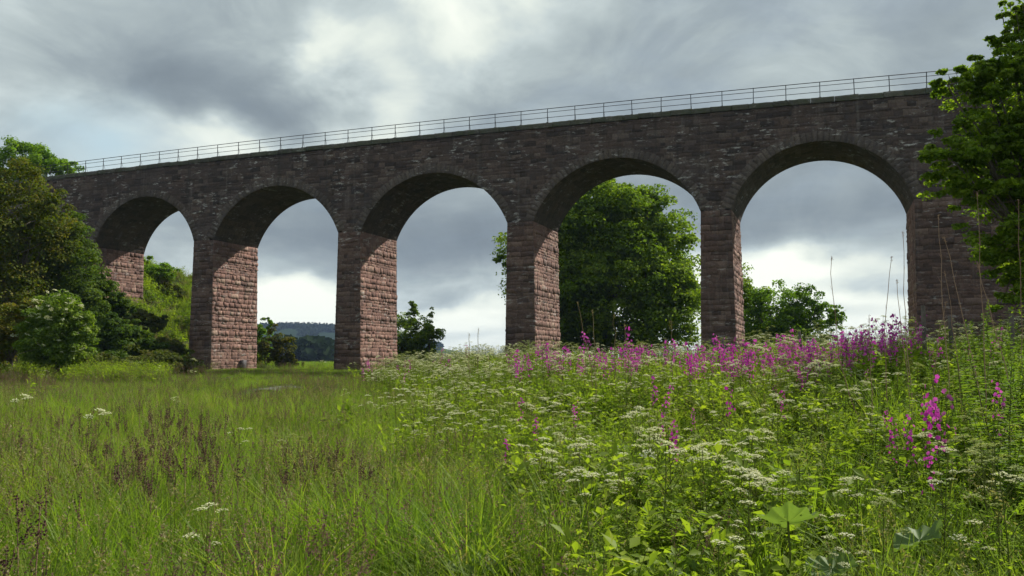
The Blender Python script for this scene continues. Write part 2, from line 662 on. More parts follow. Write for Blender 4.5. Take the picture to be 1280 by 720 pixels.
# iron railing along the coping: three rails and evenly spaced posts
rail = link('railing', (lambda m: (tube(m, [(x, YF + .12, float(top_z(x)) + R_H) for x in np.linspace(XL, XR, 90)], .024, 6), m)[1])(MB()).mesh('top_rail', [M_iron]), viaduct)
for fr in (.76, .385):
    mb = MB()
    tube(mb, [(x, YF + .12, float(top_z(x)) + R_H * fr) for x in np.linspace(XL, XR, 90)], .018, 6)
    link('rail', mb.mesh('rail', [M_iron]), rail)
mb = MB()
tube(mb, [(0, 0, -.02), (0, 0, R_H + .01)], .026, 6)
box(mb, (-.07, -.07, -.06), (.07, .07, .05))
tube(mb, [(0, .02, R_H * .6), (0, .26, -.0)], .012, 5)
post_me = mb.mesh('post', [M_iron])
PSP = 1.98
x = XL + .6
npost = 0
while x < XR:
    o = link('post', post_me, rail, (x, YF + .12, float(top_z(x)) + .01), (r0.normal(0, .012), r0.normal(0, .012), 0))
    x += PSP * r0.uniform(.97, 1.03)

# ------------------------------------------------------------------ ground sheet
def ground_mesh():
    k = np.linspace(-1, 1, 341)
    X = np.sinh(k * 6.0) / math.sinh(6.0) * 2500
    kk = np.linspace(0, 1, 360)
    Y = np.sinh((kk * 1.35 - .35) * 6.2) / math.sinh(6.2) * 2200
    xx, yy = np.meshgrid(X - 12, Y + 18)
    zz = G(xx, yy)
    V = np.stack([xx, yy, zz], -1).reshape(-1, 3)
    idx = np.arange(xx.size).reshape(xx.shape)
    F = np.stack([idx[:-1, :-1], idx[:-1, 1:], idx[1:, 1:], idx[1:, :-1]], -1).reshape(-1, 4)
    mb = MB()
    mb.add(V, F)
    m, nt, N, L = newmat('meadow_soil')
    g = N.new('ShaderNodeNewGeometry')
    p = g.outputs['Position']
    c = ramp(N, L, noise(N, L, p, .6, 6, .6), [(.3, (.035, .055, .014)), (.5, (.055, .085, .02)), (.7, (.08, .085, .03))])
    c2 = ramp(N, L, noise(N, L, p, .012, 3, .5), [(.4, (.05, .075, .02)), (.55, (.09, .10, .035)), (.7, (.04, .06, .02))])
    c = mixc(N, L, .4, c, c2)
    b = N.new('ShaderNodeBsdfPrincipled')
    b.inputs['Roughness'].default_value = 1
    b.inputs['Specular IOR Level'].default_value = .05
    L.new(c, b.inputs[0])
    bp = N.new('ShaderNodeBump')
    bp.inputs['Distance'].default_value = .1
    L.new(noise(N, L, p, 9, 5, .7), bp.inputs['Height'])
    L.new(bp.outputs[0], b.inputs['Normal'])
    o = N.new('ShaderNodeOutputMaterial')
    L.new(b.outputs[0], o.inputs[0])
    ob = link('ground', mb.mesh('ground', [m], smooth=True))
    tag(ob, kind='structure')


ground_mesh()

# track past the pier foot
def track():
    mb = MB()
    q0 = at(343, 483, 33.0)
    u0, w0 = to_uw(q0[0], q0[1])
    pts = [uw(u0 - .05, w0 - .8), uw(u0, w0), uw(u0 + .1, w0 + .8), uw(u0 + .2, w0 + 1.6)]
    W = .5
    P = np.array(pts)
    t = np.linspace(0, len(P) - 1, 60)
    cx = np.interp(t, range(len(P)), P[:, 0])
    cy = np.interp(t, range(len(P)), P[:, 1])
    d = np.stack([np.gradient(cx), np.gradient(cy)], -1)
    d /= np.linalg.norm(d, axis=1)[:, None]
    V = []
    for k in range(60):
        for s in np.linspace(-1, 1, 5):
            x, y = cx[k] - d[k, 1] * s * W, cy[k] + d[k, 0] * s * W
            V.append((x, y, float(G(x, y)) + .06 + .03 * (1 - s * s)))
    F = [(a * 5 + b, (a + 1) * 5 + b, (a + 1) * 5 + b + 1, a * 5 + b + 1) for a in range(59) for b in range(4)]
    mb.add(V, F)
    ob = link('track', mb.mesh('track', [plain('track_gravel', (.11, .105, .11), .95, 0, 7, .35, .6)], smooth=True))
    tag(ob, kind='structure')
    return cx, cy


TRX, TRY = track()


def near_track(x, y, r=1.0):
    x = np.atleast_1d(x)[:, None]
    y = np.atleast_1d(y)[:, None]
    return (((x - TRX[None]) ** 2 + (y - TRY[None]) ** 2).min(1) < r * r)


def in_viaduct(x, y, m=.25):
    x = np.asarray(x)
    y = np.asarray(y)
    k = (y > YF - m) & (y < YF + DEP + m)
    p = np.zeros(x.shape, bool)
    for c in XP:
        p |= np.abs(x - c) < W2 + BAT + m
    p |= (x < XP[0] + W2 + m) | (x > XP[5] - W2 - m)
    return k & p


# ------------------------------------------------------------------ foliage materials
GREEN_GRASS = leaf_mat('grass_blade', [(0, (.09, .165, .02)), (.35, (.145, .235, .027)), (.7, (.20, .29, .04)), (.92, (.28, .29, .07)), (1, (.36, .31, .16))], .55, .05, .5, .45, .3, (.20, .24, .05))
DARK_GRASS = leaf_mat('tussock_blade', [(0, (.05, .12, .012)), (1, (.11, .22, .022))], .45, .05)
STRAW = leaf_mat('dry_straw', [(0, (.20, .15, .08)), (1, (.36, .29, .18))], .3, .02)
REDSEED = leaf_mat('purple_seed_head', [(0, (.095, .05, .055)), (.5, (.17, .095, .085)), (1, (.27, .18, .13))], .3, .02, tint=(1.1, 1, .9))
PALESEED = leaf_mat('pale_seed_head', [(0, (.19, .17, .08)), (1, (.34, .30, .17))], .35, .02)
DARKSEED = leaf_mat('dark_dock_seed', [(0, (.055, .025, .030)), (1, (.12, .06, .055))], .15, .02, tint=(1, 1, 1))
STEM = leaf_mat('green_stem', [(0, (.08, .11, .02)), (1, (.15, .16, .04))], .1, .04)
HERB = leaf_mat('herb_leaf', [(0, (.085, .145, .018)), (.4, (.16, .235, .026)), (.8, (.25, .33, .038)), (1, (.34, .39, .06))], .55, .05, .5, .45, .5, (.22, .28, .03))
FERN = leaf_mat('cow_parsley_leaf', [(0, (.11, .19, .018)), (.6, (.19, .28, .03)), (1, (.28, .35, .06))], .5, .02)
WILLOW = leaf_mat('willowherb_leaf', [(0, (.065, .12, .02)), (.6, (.135, .21, .03)), (1, (.24, .30, .05))], .48, .08, obj_rand=.45)
CREAM = leaf_mat('cream_umbel', [(0, (.50, .53, .26)), (.5, (.70, .71, .46)), (1, (.82, .82, .70))], .3, 0, obj_rand=.3, tint=(1.05, 1.05, .85))
CREAMD = leaf_mat('fading_umbel', [(0, (.22, .27, .09)), (1, (.42, .44, .24))], .3, 0)
PINK = leaf_mat('magenta_petal', [(0, (.40, .03, .29)), (.5, (.56, .06, .42)), (1, (.72, .17, .56))], .35, .0, tint=(1, 1, 1))
DULLPINK = leaf_mat('dusky_pink_petal', [(0, (.20, .04, .12)), (1, (.42, .12, .32))], .35, .0, tint=(1, 1, 1))
DEADSTEM = leaf_mat('dead_stem', [(0, (.22, .13, .09)), (1, (.38, .26, .19))], .05, .03)
BUTTER = leaf_mat('butterbur_leaf', [(0, (.09, .15, .04)), (1, (.17, .24, .08))], .45, .1, .5)
BARK = plain('bark', (.10, .08, .06), .9, 0, 9, .45, .8)

# ------------------------------------------------------------------ scatter helper for the uncountable ground cover
def scatter(name, pts, variants, scl, rotz, tilt, label=None, cat=None, vid=None):
    col = bpy.data.collections.new(name + '_variants')
    names = sorted(['%s_kind_%d' % (name, i) for i in range(len(variants))])
    for nm, me in zip(names, variants):
        col.objects.link(bpy.data.objects.new(nm, me))
    n = len(pts)
    me = bpy.data.meshes.new(name)
    me.vertices.add(n)
    me.vertices.foreach_set('co', pts.astype(np.float32).ravel())
    a = me.attributes.new('rot', 'FLOAT_VECTOR', 'POINT')
    rot = np.stack([rng.normal(0, tilt, n), rng.normal(0, tilt, n), rotz], -1)
    a.data.foreach_set('vector', rot.astype(np.float32).ravel())
    a = me.attributes.new('scl', 'FLOAT', 'POINT')
    a.data.foreach_set('value', scl.astype(np.float32))
    a = me.attributes.new('vid', 'INT', 'POINT')
    if vid is None:
        vid = rng.integers(0, len(variants), n)
    a.data.foreach_set('value', vid.astype(np.int32))
    ob = link(name, me)
    ng = bpy.data.node_groups.new(name + '_scatter', 'GeometryNodeTree')
    ng.interface.new_socket('Geometry', in_out='INPUT', socket_type='NodeSocketGeometry')
    ng.interface.new_socket('Geometry', in_out='OUTPUT', socket_type='NodeSocketGeometry')
    N, L = ng.nodes, ng.links
    gi, go = N.new('NodeGroupInput'), N.new('NodeGroupOutput')
    ci = N.new('GeometryNodeCollectionInfo')
    ci.inputs['Collection'].default_value = col
    ci.inputs['Separate Children'].default_value = True
    ci.inputs['Reset Children'].default_value = True
    m2p = N.new('GeometryNodeMeshToPoints')
    L.new(gi.outputs[0], m2p.inputs[0])
    iop = N.new('GeometryNodeInstanceOnPoints')
    iop.inputs['Pick Instance'].default_value = True
    L.new(m2p.outputs[0], iop.inputs['Points'])
    L.new(ci.outputs[0], iop.inputs['Instance'])

    def nattr(nm, t):
        q = N.new('GeometryNodeInputNamedAttribute')
        q.data_type = t
        q.inputs['Name'].default_value = nm
        return q.outputs['Attribute']
    L.new(nattr('vid', 'INT'), iop.inputs['Instance Index'])
    e2r = N.new('FunctionNodeEulerToRotation')
    L.new(nattr('rot', 'FLOAT_VECTOR'), e2r.inputs[0])
    L.new(e2r.outputs[0], iop.inputs['Rotation'])
    L.new(nattr('scl', 'FLOAT'), iop.inputs['Scale'])
    L.new(iop.outputs[0], go.inputs[0])
    md = ob.modifiers.new('scatter', 'NODES')
    md.node_group = ng
    tag(ob, label, cat, None, 'stuff')
    return ob


def field_points(w0, w1, dens, side=3.0, keep=None):
    """random ground points across the field of view and a little beyond, dens per square metre"""
    hw = .64 * w1 + side
    n = int((w1 - w0) * 2 * hw * dens)
    w = rng.uniform(w0, w1, n)
    u = rng.uniform(-hw, hw, n)
    ok = np.abs(u) < .64 * w + side
    u, w = u[ok], w[ok]
    x, y = uw(u, w)
    ok = ~in_viaduct(x, y)
    u, w, x, y = u[ok], w[ok], x[ok], y[ok]
    if w1 > 30:
        ok = ~near_track(x, y) & ~near_track(x + FW[0] * 1.2, y + FW[1] * 1.2, .8) & ~near_track(x + FW[0] * 2.4, y + FW[1] * 2.4, .8) & ~near_track(x + FW[0] * 3.8, y + FW[1] * 3.8, .7)
        u, w, x, y = u[ok], w[ok], x[ok], y[ok]
    if keep is not None:
        k = keep(u, w, x, y)
        ok = rng.random(len(u)) < k
        u, w, x, y = u[ok], w[ok], x[ok], y[ok]
    return np.stack([x, y, G(x, y)], -1), u, w


def bankness(u, w):
    """0 in the grassy meadow, 1 on the flowery bank"""
    return sst(-.6, 2.6, u - bank_edge(w) + (vnoise(u, w, 1.7, 5) - .5) * 2.2)


# --- grass clump kinds
def clump(n, hmin, hmax, rad, wid, mat=0, lean=(.15, .9), segs=3, seed=None):
    mb = MB()
    a = rng.uniform(0, 2 * PI, n)
    rr = rad * np.sqrt(rng.random(n))
    base = np.stack([np.cos(a) * rr, np.sin(a) * rr, np.full(n, -.05)], -1)
    az = a + rng.normal(0, 1.0, n)
    H = rng.uniform(hmin, hmax, n)
    blades(mb, base, az, H, rng.uniform(*lean, n), wid * rng.uniform(.6, 1.3, n), segs, mat)
    return mb


def seedhead(mb, base, az, H, lean, headlen, headw, m_stem, m_head, loose=True):
    """fine culm with a panicle of small spikelets near its top"""
    n = len(base)
    blades(mb, base, az, H, lean, np.full(n, .0032), 4, m_stem, tip=.8)
    for i in range(n):
        k = 16 if loose else 22
        t = 1 - rng.random(k) ** .8 * headlen / H[i]
        out = lean[i] * t ** 1.8 * H[i]
        up = H[i] * (t - .25 * min(lean[i], 1.6) * t ** 2.4)
        d = np.array([math.cos(az[i]), math.sin(az[i]), 0])
        P = base[i] + d * out[:, None]
        P[:, 2] += up
        sp = headw * (.25 + (1 - t) / (headlen / H[i])) if loose else headw * .35
        q = rng.normal(size=(k, 3))
        P = P + q * np.array([1, 1, .5]) * np.reshape(sp, (-1, 1)) * .5
        leaves(mb, P, rng.normal(size=(k, 3)) + np.array([0, 0, .2]), rng.uniform(.012, .024, k) if loose else rng.uniform(.012, .02, k), m_head, aspect=.42, fold=.2)


g_var = []
for k in range(6):
    mb = clump(46, .28, .62, .17, .0062, 0)
    if k in (1, 4):
        n = 3
        a = rng.uniform(0, 2 * PI, n)
        seedhead(mb, np.stack([np.cos(a) * .08, np.sin(a) * .08, 0 * a], -1), a, rng.uniform(.6, .82, n), rng.uniform(.1, .4, n), .13, .03, 1, 2)
    if k == 2:
        mb = clump(70, .45, .8, .14, .0085, 0, lean=(.1, 1.2))
    if k == 5:
        mb = clump(40, .2, .5, .2, .007, 0, lean=(.6, 1.9))
    g_var.append(mb.mesh('grass_kind', [GREEN_GRASS, STEM, PALESEED]))
far_var = []
for k in range(5):
    mb = clump(56, .25, .6, .42, .014, 0, segs=2)
    far_var.append(mb.mesh('grass_far_kind', [GREEN_GRASS]))
tus_var = []
for k in range(3):
    mb = clump(130, .5, .85, .16, .0065, 0, lean=(.1, 1.1))
    tus_var.append(mb.mesh('tussock_kind', [DARK_GRASS]))

meadow_density = lambda u, w, x, y: 1 - .72 * bankness(u, w)
P1, u1, w1 = field_points(1.2, 9, 46, 3, meadow_density)
P2, u2, w2 = field_points(9, 20, 17, 3, meadow_density)
P3, u3, w3 = field_points(20, 40, 6.5, 4, meadow_density)
P = np.concatenate([P1, P2, P3])
w_ = np.concatenate([w1, w2, w3])
# small grass close to the tripod, ordinary beyond
sc_ = rng.uniform(.75, 1.2, len(P)) * (.45 + .55 * sst(2.0, 4.0, w_)) * (.72 + .34 * vnoise(P[:, 0], P[:, 1], 2.2, 9) + .26 * vnoise(P[:, 0], P[:, 1], .8, 19))
sc_ = sc_ * (1 - .48 * sst(18, 36, w_))
scatter('grass', P, g_var, sc_, rng.uniform(0, 6.28, len(P)), .1)
P4, u4, w4 = field_points(36, 74, 5.0, 8)
P5, u5, w5 = field_points(74, 150, .9, 10)
Pf = np.concatenate([P4, P5])
scatter('distant_grass', Pf, far_var, rng.uniform(.7, 1.3, len(Pf)) * np.concatenate([np.full(len(P4), .72), np.full(len(P5), 1.7)]) * .62, rng.uniform(0, 6.28, len(Pf)), .1)

# --- purple-brown seeding grass over the left meadow
s_var = []
for k in range(4):
    mb = MB()
    n = 9
    a = rng.uniform(0, 2 * PI, n)
    rr = .2 * np.sqrt(rng.random(n))
    seedhead(mb, np.stack([np.cos(a) * rr, np.sin(a) * rr, 0 * a], -1), rng.uniform(0, 6.28, n), rng.uniform(.55, .85, n), rng.uniform(.05, .45, n), .13, .028, 0, 1, loose=(k % 2 == 0))
    s_var.append(mb.mesh('seeding_kind', [STEM, REDSEED]))


def seed_keep(u, w, x, y):
    k = (1 - bankness(u, w)) * (.25 + 1.1 * sst(.42, .62, vnoise(x, y, 2.6, 21))) + .05
    return k * (.25 + .75 * sst(-.05, -.35, u / w))


P1, *_ = field_points(3.2, 14, 5.4, 1, seed_keep)
P2, *_ = field_points(14, 34, 6.2, 2, seed_keep)
P3, *_ = field_points(34, 54, 2.0, 2, seed_keep)
P = np.concatenate([P1, P2, P3])
scatter('seeding_grass', P, s_var, rng.uniform(.8, 1.15, len(P)), rng.uniform(0, 6.28, len(P)), .12)

# --- leafy undergrowth of the bank
def herb_clump(nst, h, spread, leaf, mat=0, asp=.45):
    mb = MB()
    for _ in range(nst):
        a = rng.uniform(0, 2 * PI)
        H = h * rng.uniform(.6, 1.15)
        le = rng.uniform(.05, .5)
        b = np.array([math.cos(a), math.sin(a), 0]) * rng.uniform(0, spread)
        t = np.linspace(0, 1, 5)
        Pp = b + np.stack([math.cos(a) * le * H * t ** 1.6, math.sin(a) * le * H * t ** 1.6, H * t], -1)
        tube(mb, Pp, np.linspace(.004, .0015, 5), 3, 1, .4, cap=False)
        n = int(14 * H / .5)
        tt = rng.uniform(.15, 1.0, n)
        C = np.stack([np.interp(tt, t, Pp[:, k]) for k in range(3)], -1)
        q = rng.uniform(0, 2 * PI, n)
        d = np.stack([np.cos(q), np.sin(q), rng.uniform(-.2, .6, n)], -1)
        L_ = leaf * rng.uniform(.6, 1.25, n) * (1.15 - .5 * tt)
        N_ = np.stack([-.35 * np.cos(q), -.35 * np.sin(q), np.ones(n)], -1) + rng.normal(0, .35, (n, 3))
        leaves(mb, C + d * L_[:, None] * .55, N_, L_, mat, aspect=asp, fold=.35)
    return mb


def fern_clump(nf, h):
    """feathery cut leaves of cow parsley"""
    mb = MB()
    for _ in range(nf):
        a = rng.uniform(0, 2 * PI)
        L_ = h * rng.uniform(.7, 1.2)
        t = np.linspace(0, 1, 6)
        up = rng.uniform(.6, 1.2)
        Pp = np.stack([math.cos(a) * L_ * t * .7, math.sin(a) * L_ * t * .7, L_ * up * (t - .45 * t * t)], -1)
        tube(mb, Pp, np.linspace(.003, .001, 6), 3, 1, .4, cap=False)
        n = 46
        tt = rng.uniform(.35, 1, n)
        C = np.stack([np.interp(tt, t, Pp[:, k]) for k in range(3)], -1)
        s = np.array([-math.sin(a), math.cos(a), 0])
        off = rng.uniform(-1, 1, n) * (1.12 - tt) * L_ * .55
        C = C + s * off[:, None]
        C[:, 2] += rng.normal(0, .012, n)
        leaves(mb, C, np.array([0, 0, 1.]) + rng.normal(0, .3, (n, 3)), rng.uniform(.02, .045, n), 0, aspect=.4, fold=.1)
    return mb


h_var = [herb_clump(7, .55, .16, .125).mesh('herb_kind', [HERB, STEM]) for _ in range(3)]
h_var += [herb_clump(8, .7, .14, .06, asp=.6).mesh('herb_kind', [HERB, STEM]) for _ in range(2)]
h_var += [herb_clump(8, .6, .2, .16, asp=.55).mesh('herb_kind', [HERB, STEM]) for _ in range(2)]
h_var += [fern_clump(12, .55).mesh('fern_kind', [FERN, STEM]) for _ in range(3)]


def herb_keep(u, w, x, y):
    return np.clip(bankness(u, w) + .012, 0, 1) * (.55 + .6 * vnoise(x, y, 1.3, 31))


P1, u1, w1 = field_points(2.6, 9, 17, 2, herb_keep)
P2, u2, w2 = field_points(9, 20, 12, 2, herb_keep)
P3, u3, w3 = field_points(20, 46, 4.0, 2, herb_keep)
P = np.concatenate([P1, P2, P3])
w_ = np.concatenate([w1, w2, w3])
scatter('undergrowth', P, h_var, rng.uniform(.7, 1.12, len(P)) * (.78 + .5 * vnoise(P[:, 0], P[:, 1], 1.3, 72)) * (.55 + .45 * sst(3, 6, w_)) * np.where(w_ > 20, 1.0, 1), rng.uniform(0, 6.28, len(P)), .12)

# tussocks of long grass one could count
TUSS = [(575, 640, 6.0, 1.0, 'dark green tussock of long grass in the middle foreground'),
        (372, 690, 4.9, .8, 'green tussock of long grass near the bottom edge of the meadow'),
        (100, 512, 22, .9, 'dark round tussock in the open field below the elder bush'),
        (20, 520, 20, .9, 'low dark tussock at the far left side of the meadow'),
        (318, 600, 8.5, .75, 'small dark tussock in the hollow beside the purple seeding grass')]
for i, (px, py, w, s, lb) in enumerate(TUSS):
    p = at(px, py, w)
    o = link('grass_tussock', tus_var[i % 3], None, (p[0], p[1], float(G(p[0], p[1]))), (0, 0, i * 1.3), s)
    tag(o, lb, 'tussock', 'tussocks of long grass in the meadow')

# ------------------------------------------------------------------ cow parsley
def umbel_mb(R, nray, fresh=True, detail=1):
    """flat flower head: rays and little clusters of florets"""
    mb = MB()
    for i in range(nray):
        q = 2.399 * i + rng.normal(0, .12)
        rr = R * math.sqrt((i + .4) / nray)
        top = np.array([math.cos(q) * rr, math.sin(q) * rr, .46 * R - .30 * rr * rr / R + rng.normal(0, .05 * R)])
        if detail:
            s = np.array([-math.sin(q), math.cos(q), 0]) * .0011
            mb.add([s * 0 - s, s, top + s, top - s], [(0, 1, 2, 3)], 1, .5)
        n = 7 if detail else 4
        ur = R / math.sqrt(nray) * 1.0
        a = rng.uniform(0, 2 * PI, n)
        C = top + np.stack([np.cos(a), np.sin(a), np.zeros(n)], -1) * (ur * np.sqrt(rng.random(n)) * .8)[:, None]
        C[:, 2] += rng.normal(0, .03 * R, n)
        leaves(mb, C, np.array([0, 0, 1.]) + rng.normal(0, .28, (n, 3)), ur * rng.uniform(.55, .95, n), 0, aspect=.95, fold=.15)
    return mb


def cow_parsley(H, nhead, R, fresh):
    stem = MB()
    tip = np.array([rng.normal(0, .05), rng.normal(0, .05), H])
    t = np.linspace(0, 1, 6)[:, None]
    main = tip * t + np.array([.03, .02, 0]) * np.sin(t * 3)
    tube(stem, main, np.linspace(.005, .0025, 6), 4, 0, .4)
    heads = [(tip, R)]
    for k in range(nhead - 1):
        f = rng.uniform(.5, .85)
        a = rng.uniform(0, 2 * PI)
        b = np.array([np.interp(f, t[:, 0], main[:, j]) for j in range(3)])
        L_ = H * rng.uniform(.18, .34)
        e = b + np.array([math.cos(a) * L_ * .55, math.sin(a) * L_ * .55, L_])
        e[2] = min(e[2], H * rng.uniform(.9, 1.04))
        m = (b + e) / 2 + np.array([math.cos(a), math.sin(a), 0]) * L_ * .1
        tube(stem, [b, m, e], [.0028, .0022, .0018], 3, 0, .4)
        heads.append((e, R * rng.uniform(.45, 1.0)))
    leaf = MB()
    for k in range(5):
        f = fern_clump(1, H * rng.uniform(.28, .42))
        leaf.join(f, T=main[0] + (main[4] - main[0]) * rng.uniform(.05, .75))
    return stem, leaf, heads


M_C = [CREAM, STEM]
cp_var = []
for k in range(7):
    H = rng.uniform(.8, 1.08)
    stem, leaf, heads = cow_parsley(H, int(rng.integers(5, 9)), rng.uniform(.050, .078), True)
    hm = []
    tot = MB()
    tot.join(stem, matmap=1)
    for v, f in ((leaf, 2),):
        off = tot.n
        tot.V.append(np.concatenate(v.V))
        for F_, m_ in zip(v.F, v.M):
            tot.F.append(F_ + off)
            tot.M.append(np.where(m_ == 0, 2, 1).astype(np.int32))
        tot.A.append(np.concatenate(v.A))
        tot.n += v.n
    heads_m = []
    fading = (k in (2, 5))
    for (e, R) in heads:
        u = umbel_mb(R, 18)
        tq = Euler((rng.normal(0, .13), rng.normal(0, .13), 0)).to_matrix()
        u.V = [v_ @ np.array(tq).T for v_ in u.V]
        heads_m.append((u.mesh('flower_head', [CREAMD if fading else CREAM, STEM]), e))
        u2 = MB()
        off = tot.n
        V = np.concatenate(u.V) + e
        tot.V.append(V)
        for F_, m_ in zip(u.F, u.M):
            tot.F.append(F_ + off)
            tot.M.append(m_)
        tot.A.append(np.concatenate(u.A))
        tot.n += u.n
    cp_var.append(dict(stem=stem.mesh('stem', [STEM]), leaf=leaf.mesh('foliage', [FERN, STEM]), heads=heads_m, whole=tot.mesh('cow_parsley_whole', [CREAMD if fading else CREAM, STEM, FERN]), H=H, fading=fading))


def cp_keep(u, w, x, y):
    b = bankness(u, w)
    patch = .15 + 1.1 * sst(.38, .62, vnoise(x, y, 2.4, 41))
    mid = .55 + .45 * sst(8, 17, w)
    right = 1 - .5 * sst(.30, .50, u / w)
    return np.clip(b * patch * mid * right, 0, 1) + .007


drift = lambda u, w, x, y: np.clip(cp_keep(u, w, x, y) + .55 * np.exp(-((u / w + .085) / .075) ** 2) * sst(15, 20, w) * bankness(u, w), 0, 1)
Pc, uc, wc = field_points(4.4, 46, 7.0, .5, lambda u, w, x, y: drift(u, w, x, y) * (1 - .6 * sst(15, 19, w) * sst(0, .08, u / w)))
order = np.argsort(wc)
Pc, uc, wc = Pc[order], uc[order], wc[order]
# spare a few so they do not stand right against the lens
NEAR = 300
for i in range(min(NEAR, len(Pc))):
    v = cp_var[int(rng.integers(0, 7))]
    s = float(rng.uniform(.75, 1.1))
    rz = float(rng.uniform(0, 6.28))
    w, u = wc[i], uc[i]
    col_ = 'greenish fading' if v['fading'] else 'cream'
    if w < 7.5:
        lb = 'tall cow parsley with flat %s flower heads close in front of the flowery bank' % col_
        gp = 'cow parsley nearest the viewer'
    elif w < 11:
        lb = 'cow parsley with %s flower heads halfway up the flowery bank' % col_
        gp = 'cow parsley halfway up the bank'
    else:
        lb = 'small cow parsley with %s flower heads in the drift below the bank crest' % col_
        gp = 'cow parsley below the crest'
    gp += ' with fading heads' if v['fading'] else ''
    loc = tuple(Pc[i])
    if i < 90:
        o = empty('cow_parsley', loc, rz)
        o.scale = (s, s, s)
        link('stem', v['stem'], o)
        link('foliage', v['leaf'], o)
        for me, e in v['heads']:
            link('flower_head', me, o, tuple(e))
    else:
        o = link('cow_parsley', v['whole'], None, loc, (0, 0, rz), s)
    tag(o, lb, 'wildflower', gp)
rest = Pc[NEAR:]
scatter('distant_cow_parsley', rest, [v['whole'] for v in cp_var], rng.uniform(.8, 1.25, len(rest)), rng.uniform(0, 6.28, len(rest)), .06)

# ------------------------------------------------------------------ pink flower spikes
def pink_plant(H, dusky=False, big=False):
    stem, fl = MB(), MB()
    tip = np.array([rng.normal(0, .06), rng.normal(0, .06), H])
    t = np.linspace(0, 1, 6)[:, None]
    main = tip * t
    tube(stem, main, np.linspace(.0045, .002, 6), 4, 1, .5)
    n = 22
    tt = rng.uniform(.1, .78, n)
    q = rng.uniform(0, 2 * PI, n)
    Ls = .09 * (1.2 - tt)
    C = tip * tt[:, None] + np.stack([np.cos(q), np.sin(q), .4 * np.ones(n)], -1) * Ls[:, None] * .5
    leaves(stem, C, np.stack([-.4 * np.cos(q), -.4 * np.sin(q), np.ones(n)], -1) + rng.normal(0, .2, (n, 3)), Ls, 0, aspect=.35, fold=.3)
    nf = 26 if big else 17
    for k in range(nf):
        f = rng.uniform(.68 if not big else .58, 1.02)
        q = rng.uniform(0, 2 * PI)
        rr = rng.uniform(.012, .06)
        c = tip * f + np.array([math.cos(q) * rr, math.sin(q) * rr, 0])
        ax = np.array([math.cos(q), math.sin(q), rng.uniform(0, .7)])
        ax /= np.linalg.norm(ax)
        a1 = np.cross(ax, [0, 0, 1.]); a1 /= np.linalg.norm(a1) + 1e-9
        a2 = np.cross(ax, a1)
        pr = rng.uniform(.014, .022)
        ang = np.arange(5) / 5 * 2 * PI
        rim = c + (np.cos(ang)[:, None] * a1 + np.sin(ang)[:, None] * a2) * pr + ax * pr * .25
        rr_ = rng.random()
        for j in range(5):
            pj = (rim[j] - c)
            sd = np.cross(ax, pj)
            fl.add([c, c + pj * .6 + sd * .45, c + pj * 1.0, c + pj * .6 - sd * .45], [(0, 1, 2, 3)], 0, rr_)
    return stem, fl


pk_var = []
for k in range(6):
    dusky = k >= 4
    stem, fl = pink_plant(rng.uniform(.85, 1.1), dusky, big=(k < 2))
    tot = MB()
    tot.V += list(stem.V); tot.F += list(stem.F); tot.M += list(stem.M); tot.A += list(stem.A); tot.n = stem.n
    off = tot.n
    tot.V += fl.V; tot.F += [f + off for f in fl.F]; tot.M += [m + 2 for m in fl.M]; tot.A += fl.A; tot.n += fl.n
    fm = DULLPINK if dusky else PINK
    pk_var.append(dict(stem=stem.mesh('stem', [WILLOW, STEM]), fl=fl.mesh('blossom', [fm]), whole=tot.mesh('pink_whole', [WILLOW, STEM, fm]), dusky=dusky))

pinks = []
# (px range, w range, count)
for (a, b, w0, w1, n, sc, zz) in ((640, 720, 18, 23, 30, 1.15, 0), (720, 800, 16, 22, 24, 1.15, 0), (860, 1000, 15, 20, 100, 1.05, 0), (1000, 1150, 13, 18, 120, .98, 0), (780, 880, 15, 21, 22, 1.1, 0),
                              (440, 620, 26, 40, 22, 1.0, 0), (760, 1130, 9, 14, 11, .85, 0), (1150, 1280, 9, 14, 6, .9, 0)):
    for _ in range(n):
        pinks.append((rng.uniform(a, b), rng.uniform(w0, w1), sc * rng.uniform(.85, 1.2), None))
for px, w, s in ((1172, 6.2, 1.25), (1180, 6.4, 1.1), (1163, 6.5, 1.0), (838, 8.0, .85), (842, 8.2, .8), (1135, 7.0, .9), (1108, 7.4, .85), (668, 11, .8), (650, 12, .85), (720, 11.5, .8), (1150, 5.8, .8), (1245, 7.2, 1.0), (636, 8.6, .7)):
    pinks.append((px, w, s, 'near'))
for (px, w, s, k) in pinks:
    p = at(px, 430, w)
    v = pk_var[int(rng.integers(0, 4 if (k or px > 620) and rng.random() < .8 else 6))]
    loc = (p[0], p[1], float(G(p[0], p[1])))
    if in_viaduct(p[0], p[1]):
        continue
    rz = float(rng.uniform(0, 6.28))
    cc = 'dusky pink' if v['dusky'] else 'magenta'
    if k:
        o = empty('pink_wildflower', loc, rz)
        o.scale = (s, s, s)
        link('stem', v['stem'], o)
        link('blossom', v['fl'], o)
        tag(o, '%s wildflower spike standing among cream umbels on the near slope' % cc, 'wildflower', 'pink flower spikes on the near slope')
    else:
        o = link('pink_wildflower', v['whole'], None, loc, (float(rng.normal(0, .13)), float(rng.normal(0, .13)), rz), s * float(rng.uniform(.8, 1.1)))
        if px < 630:
            tag(o, 'small %s wildflower below the bush between the second and third tall piers' % cc, 'wildflower', 'pink flowers below the roundish bush')
        elif px < 820:
            tag(o, '%s wildflower spike on the bank crest before the big maple' % cc, 'wildflower', 'pink flowers before the maple')
        elif w < 14.5:
            tag(o, '%s wildflower spike scattered over the right half of the bank' % cc, 'wildflower', 'pink flowers scattered on the bank')
        else:
            tag(o, '%s wildflower spike in the long drift under the rightmost arch' % cc, 'wildflower', 'pink drift under the right arch')

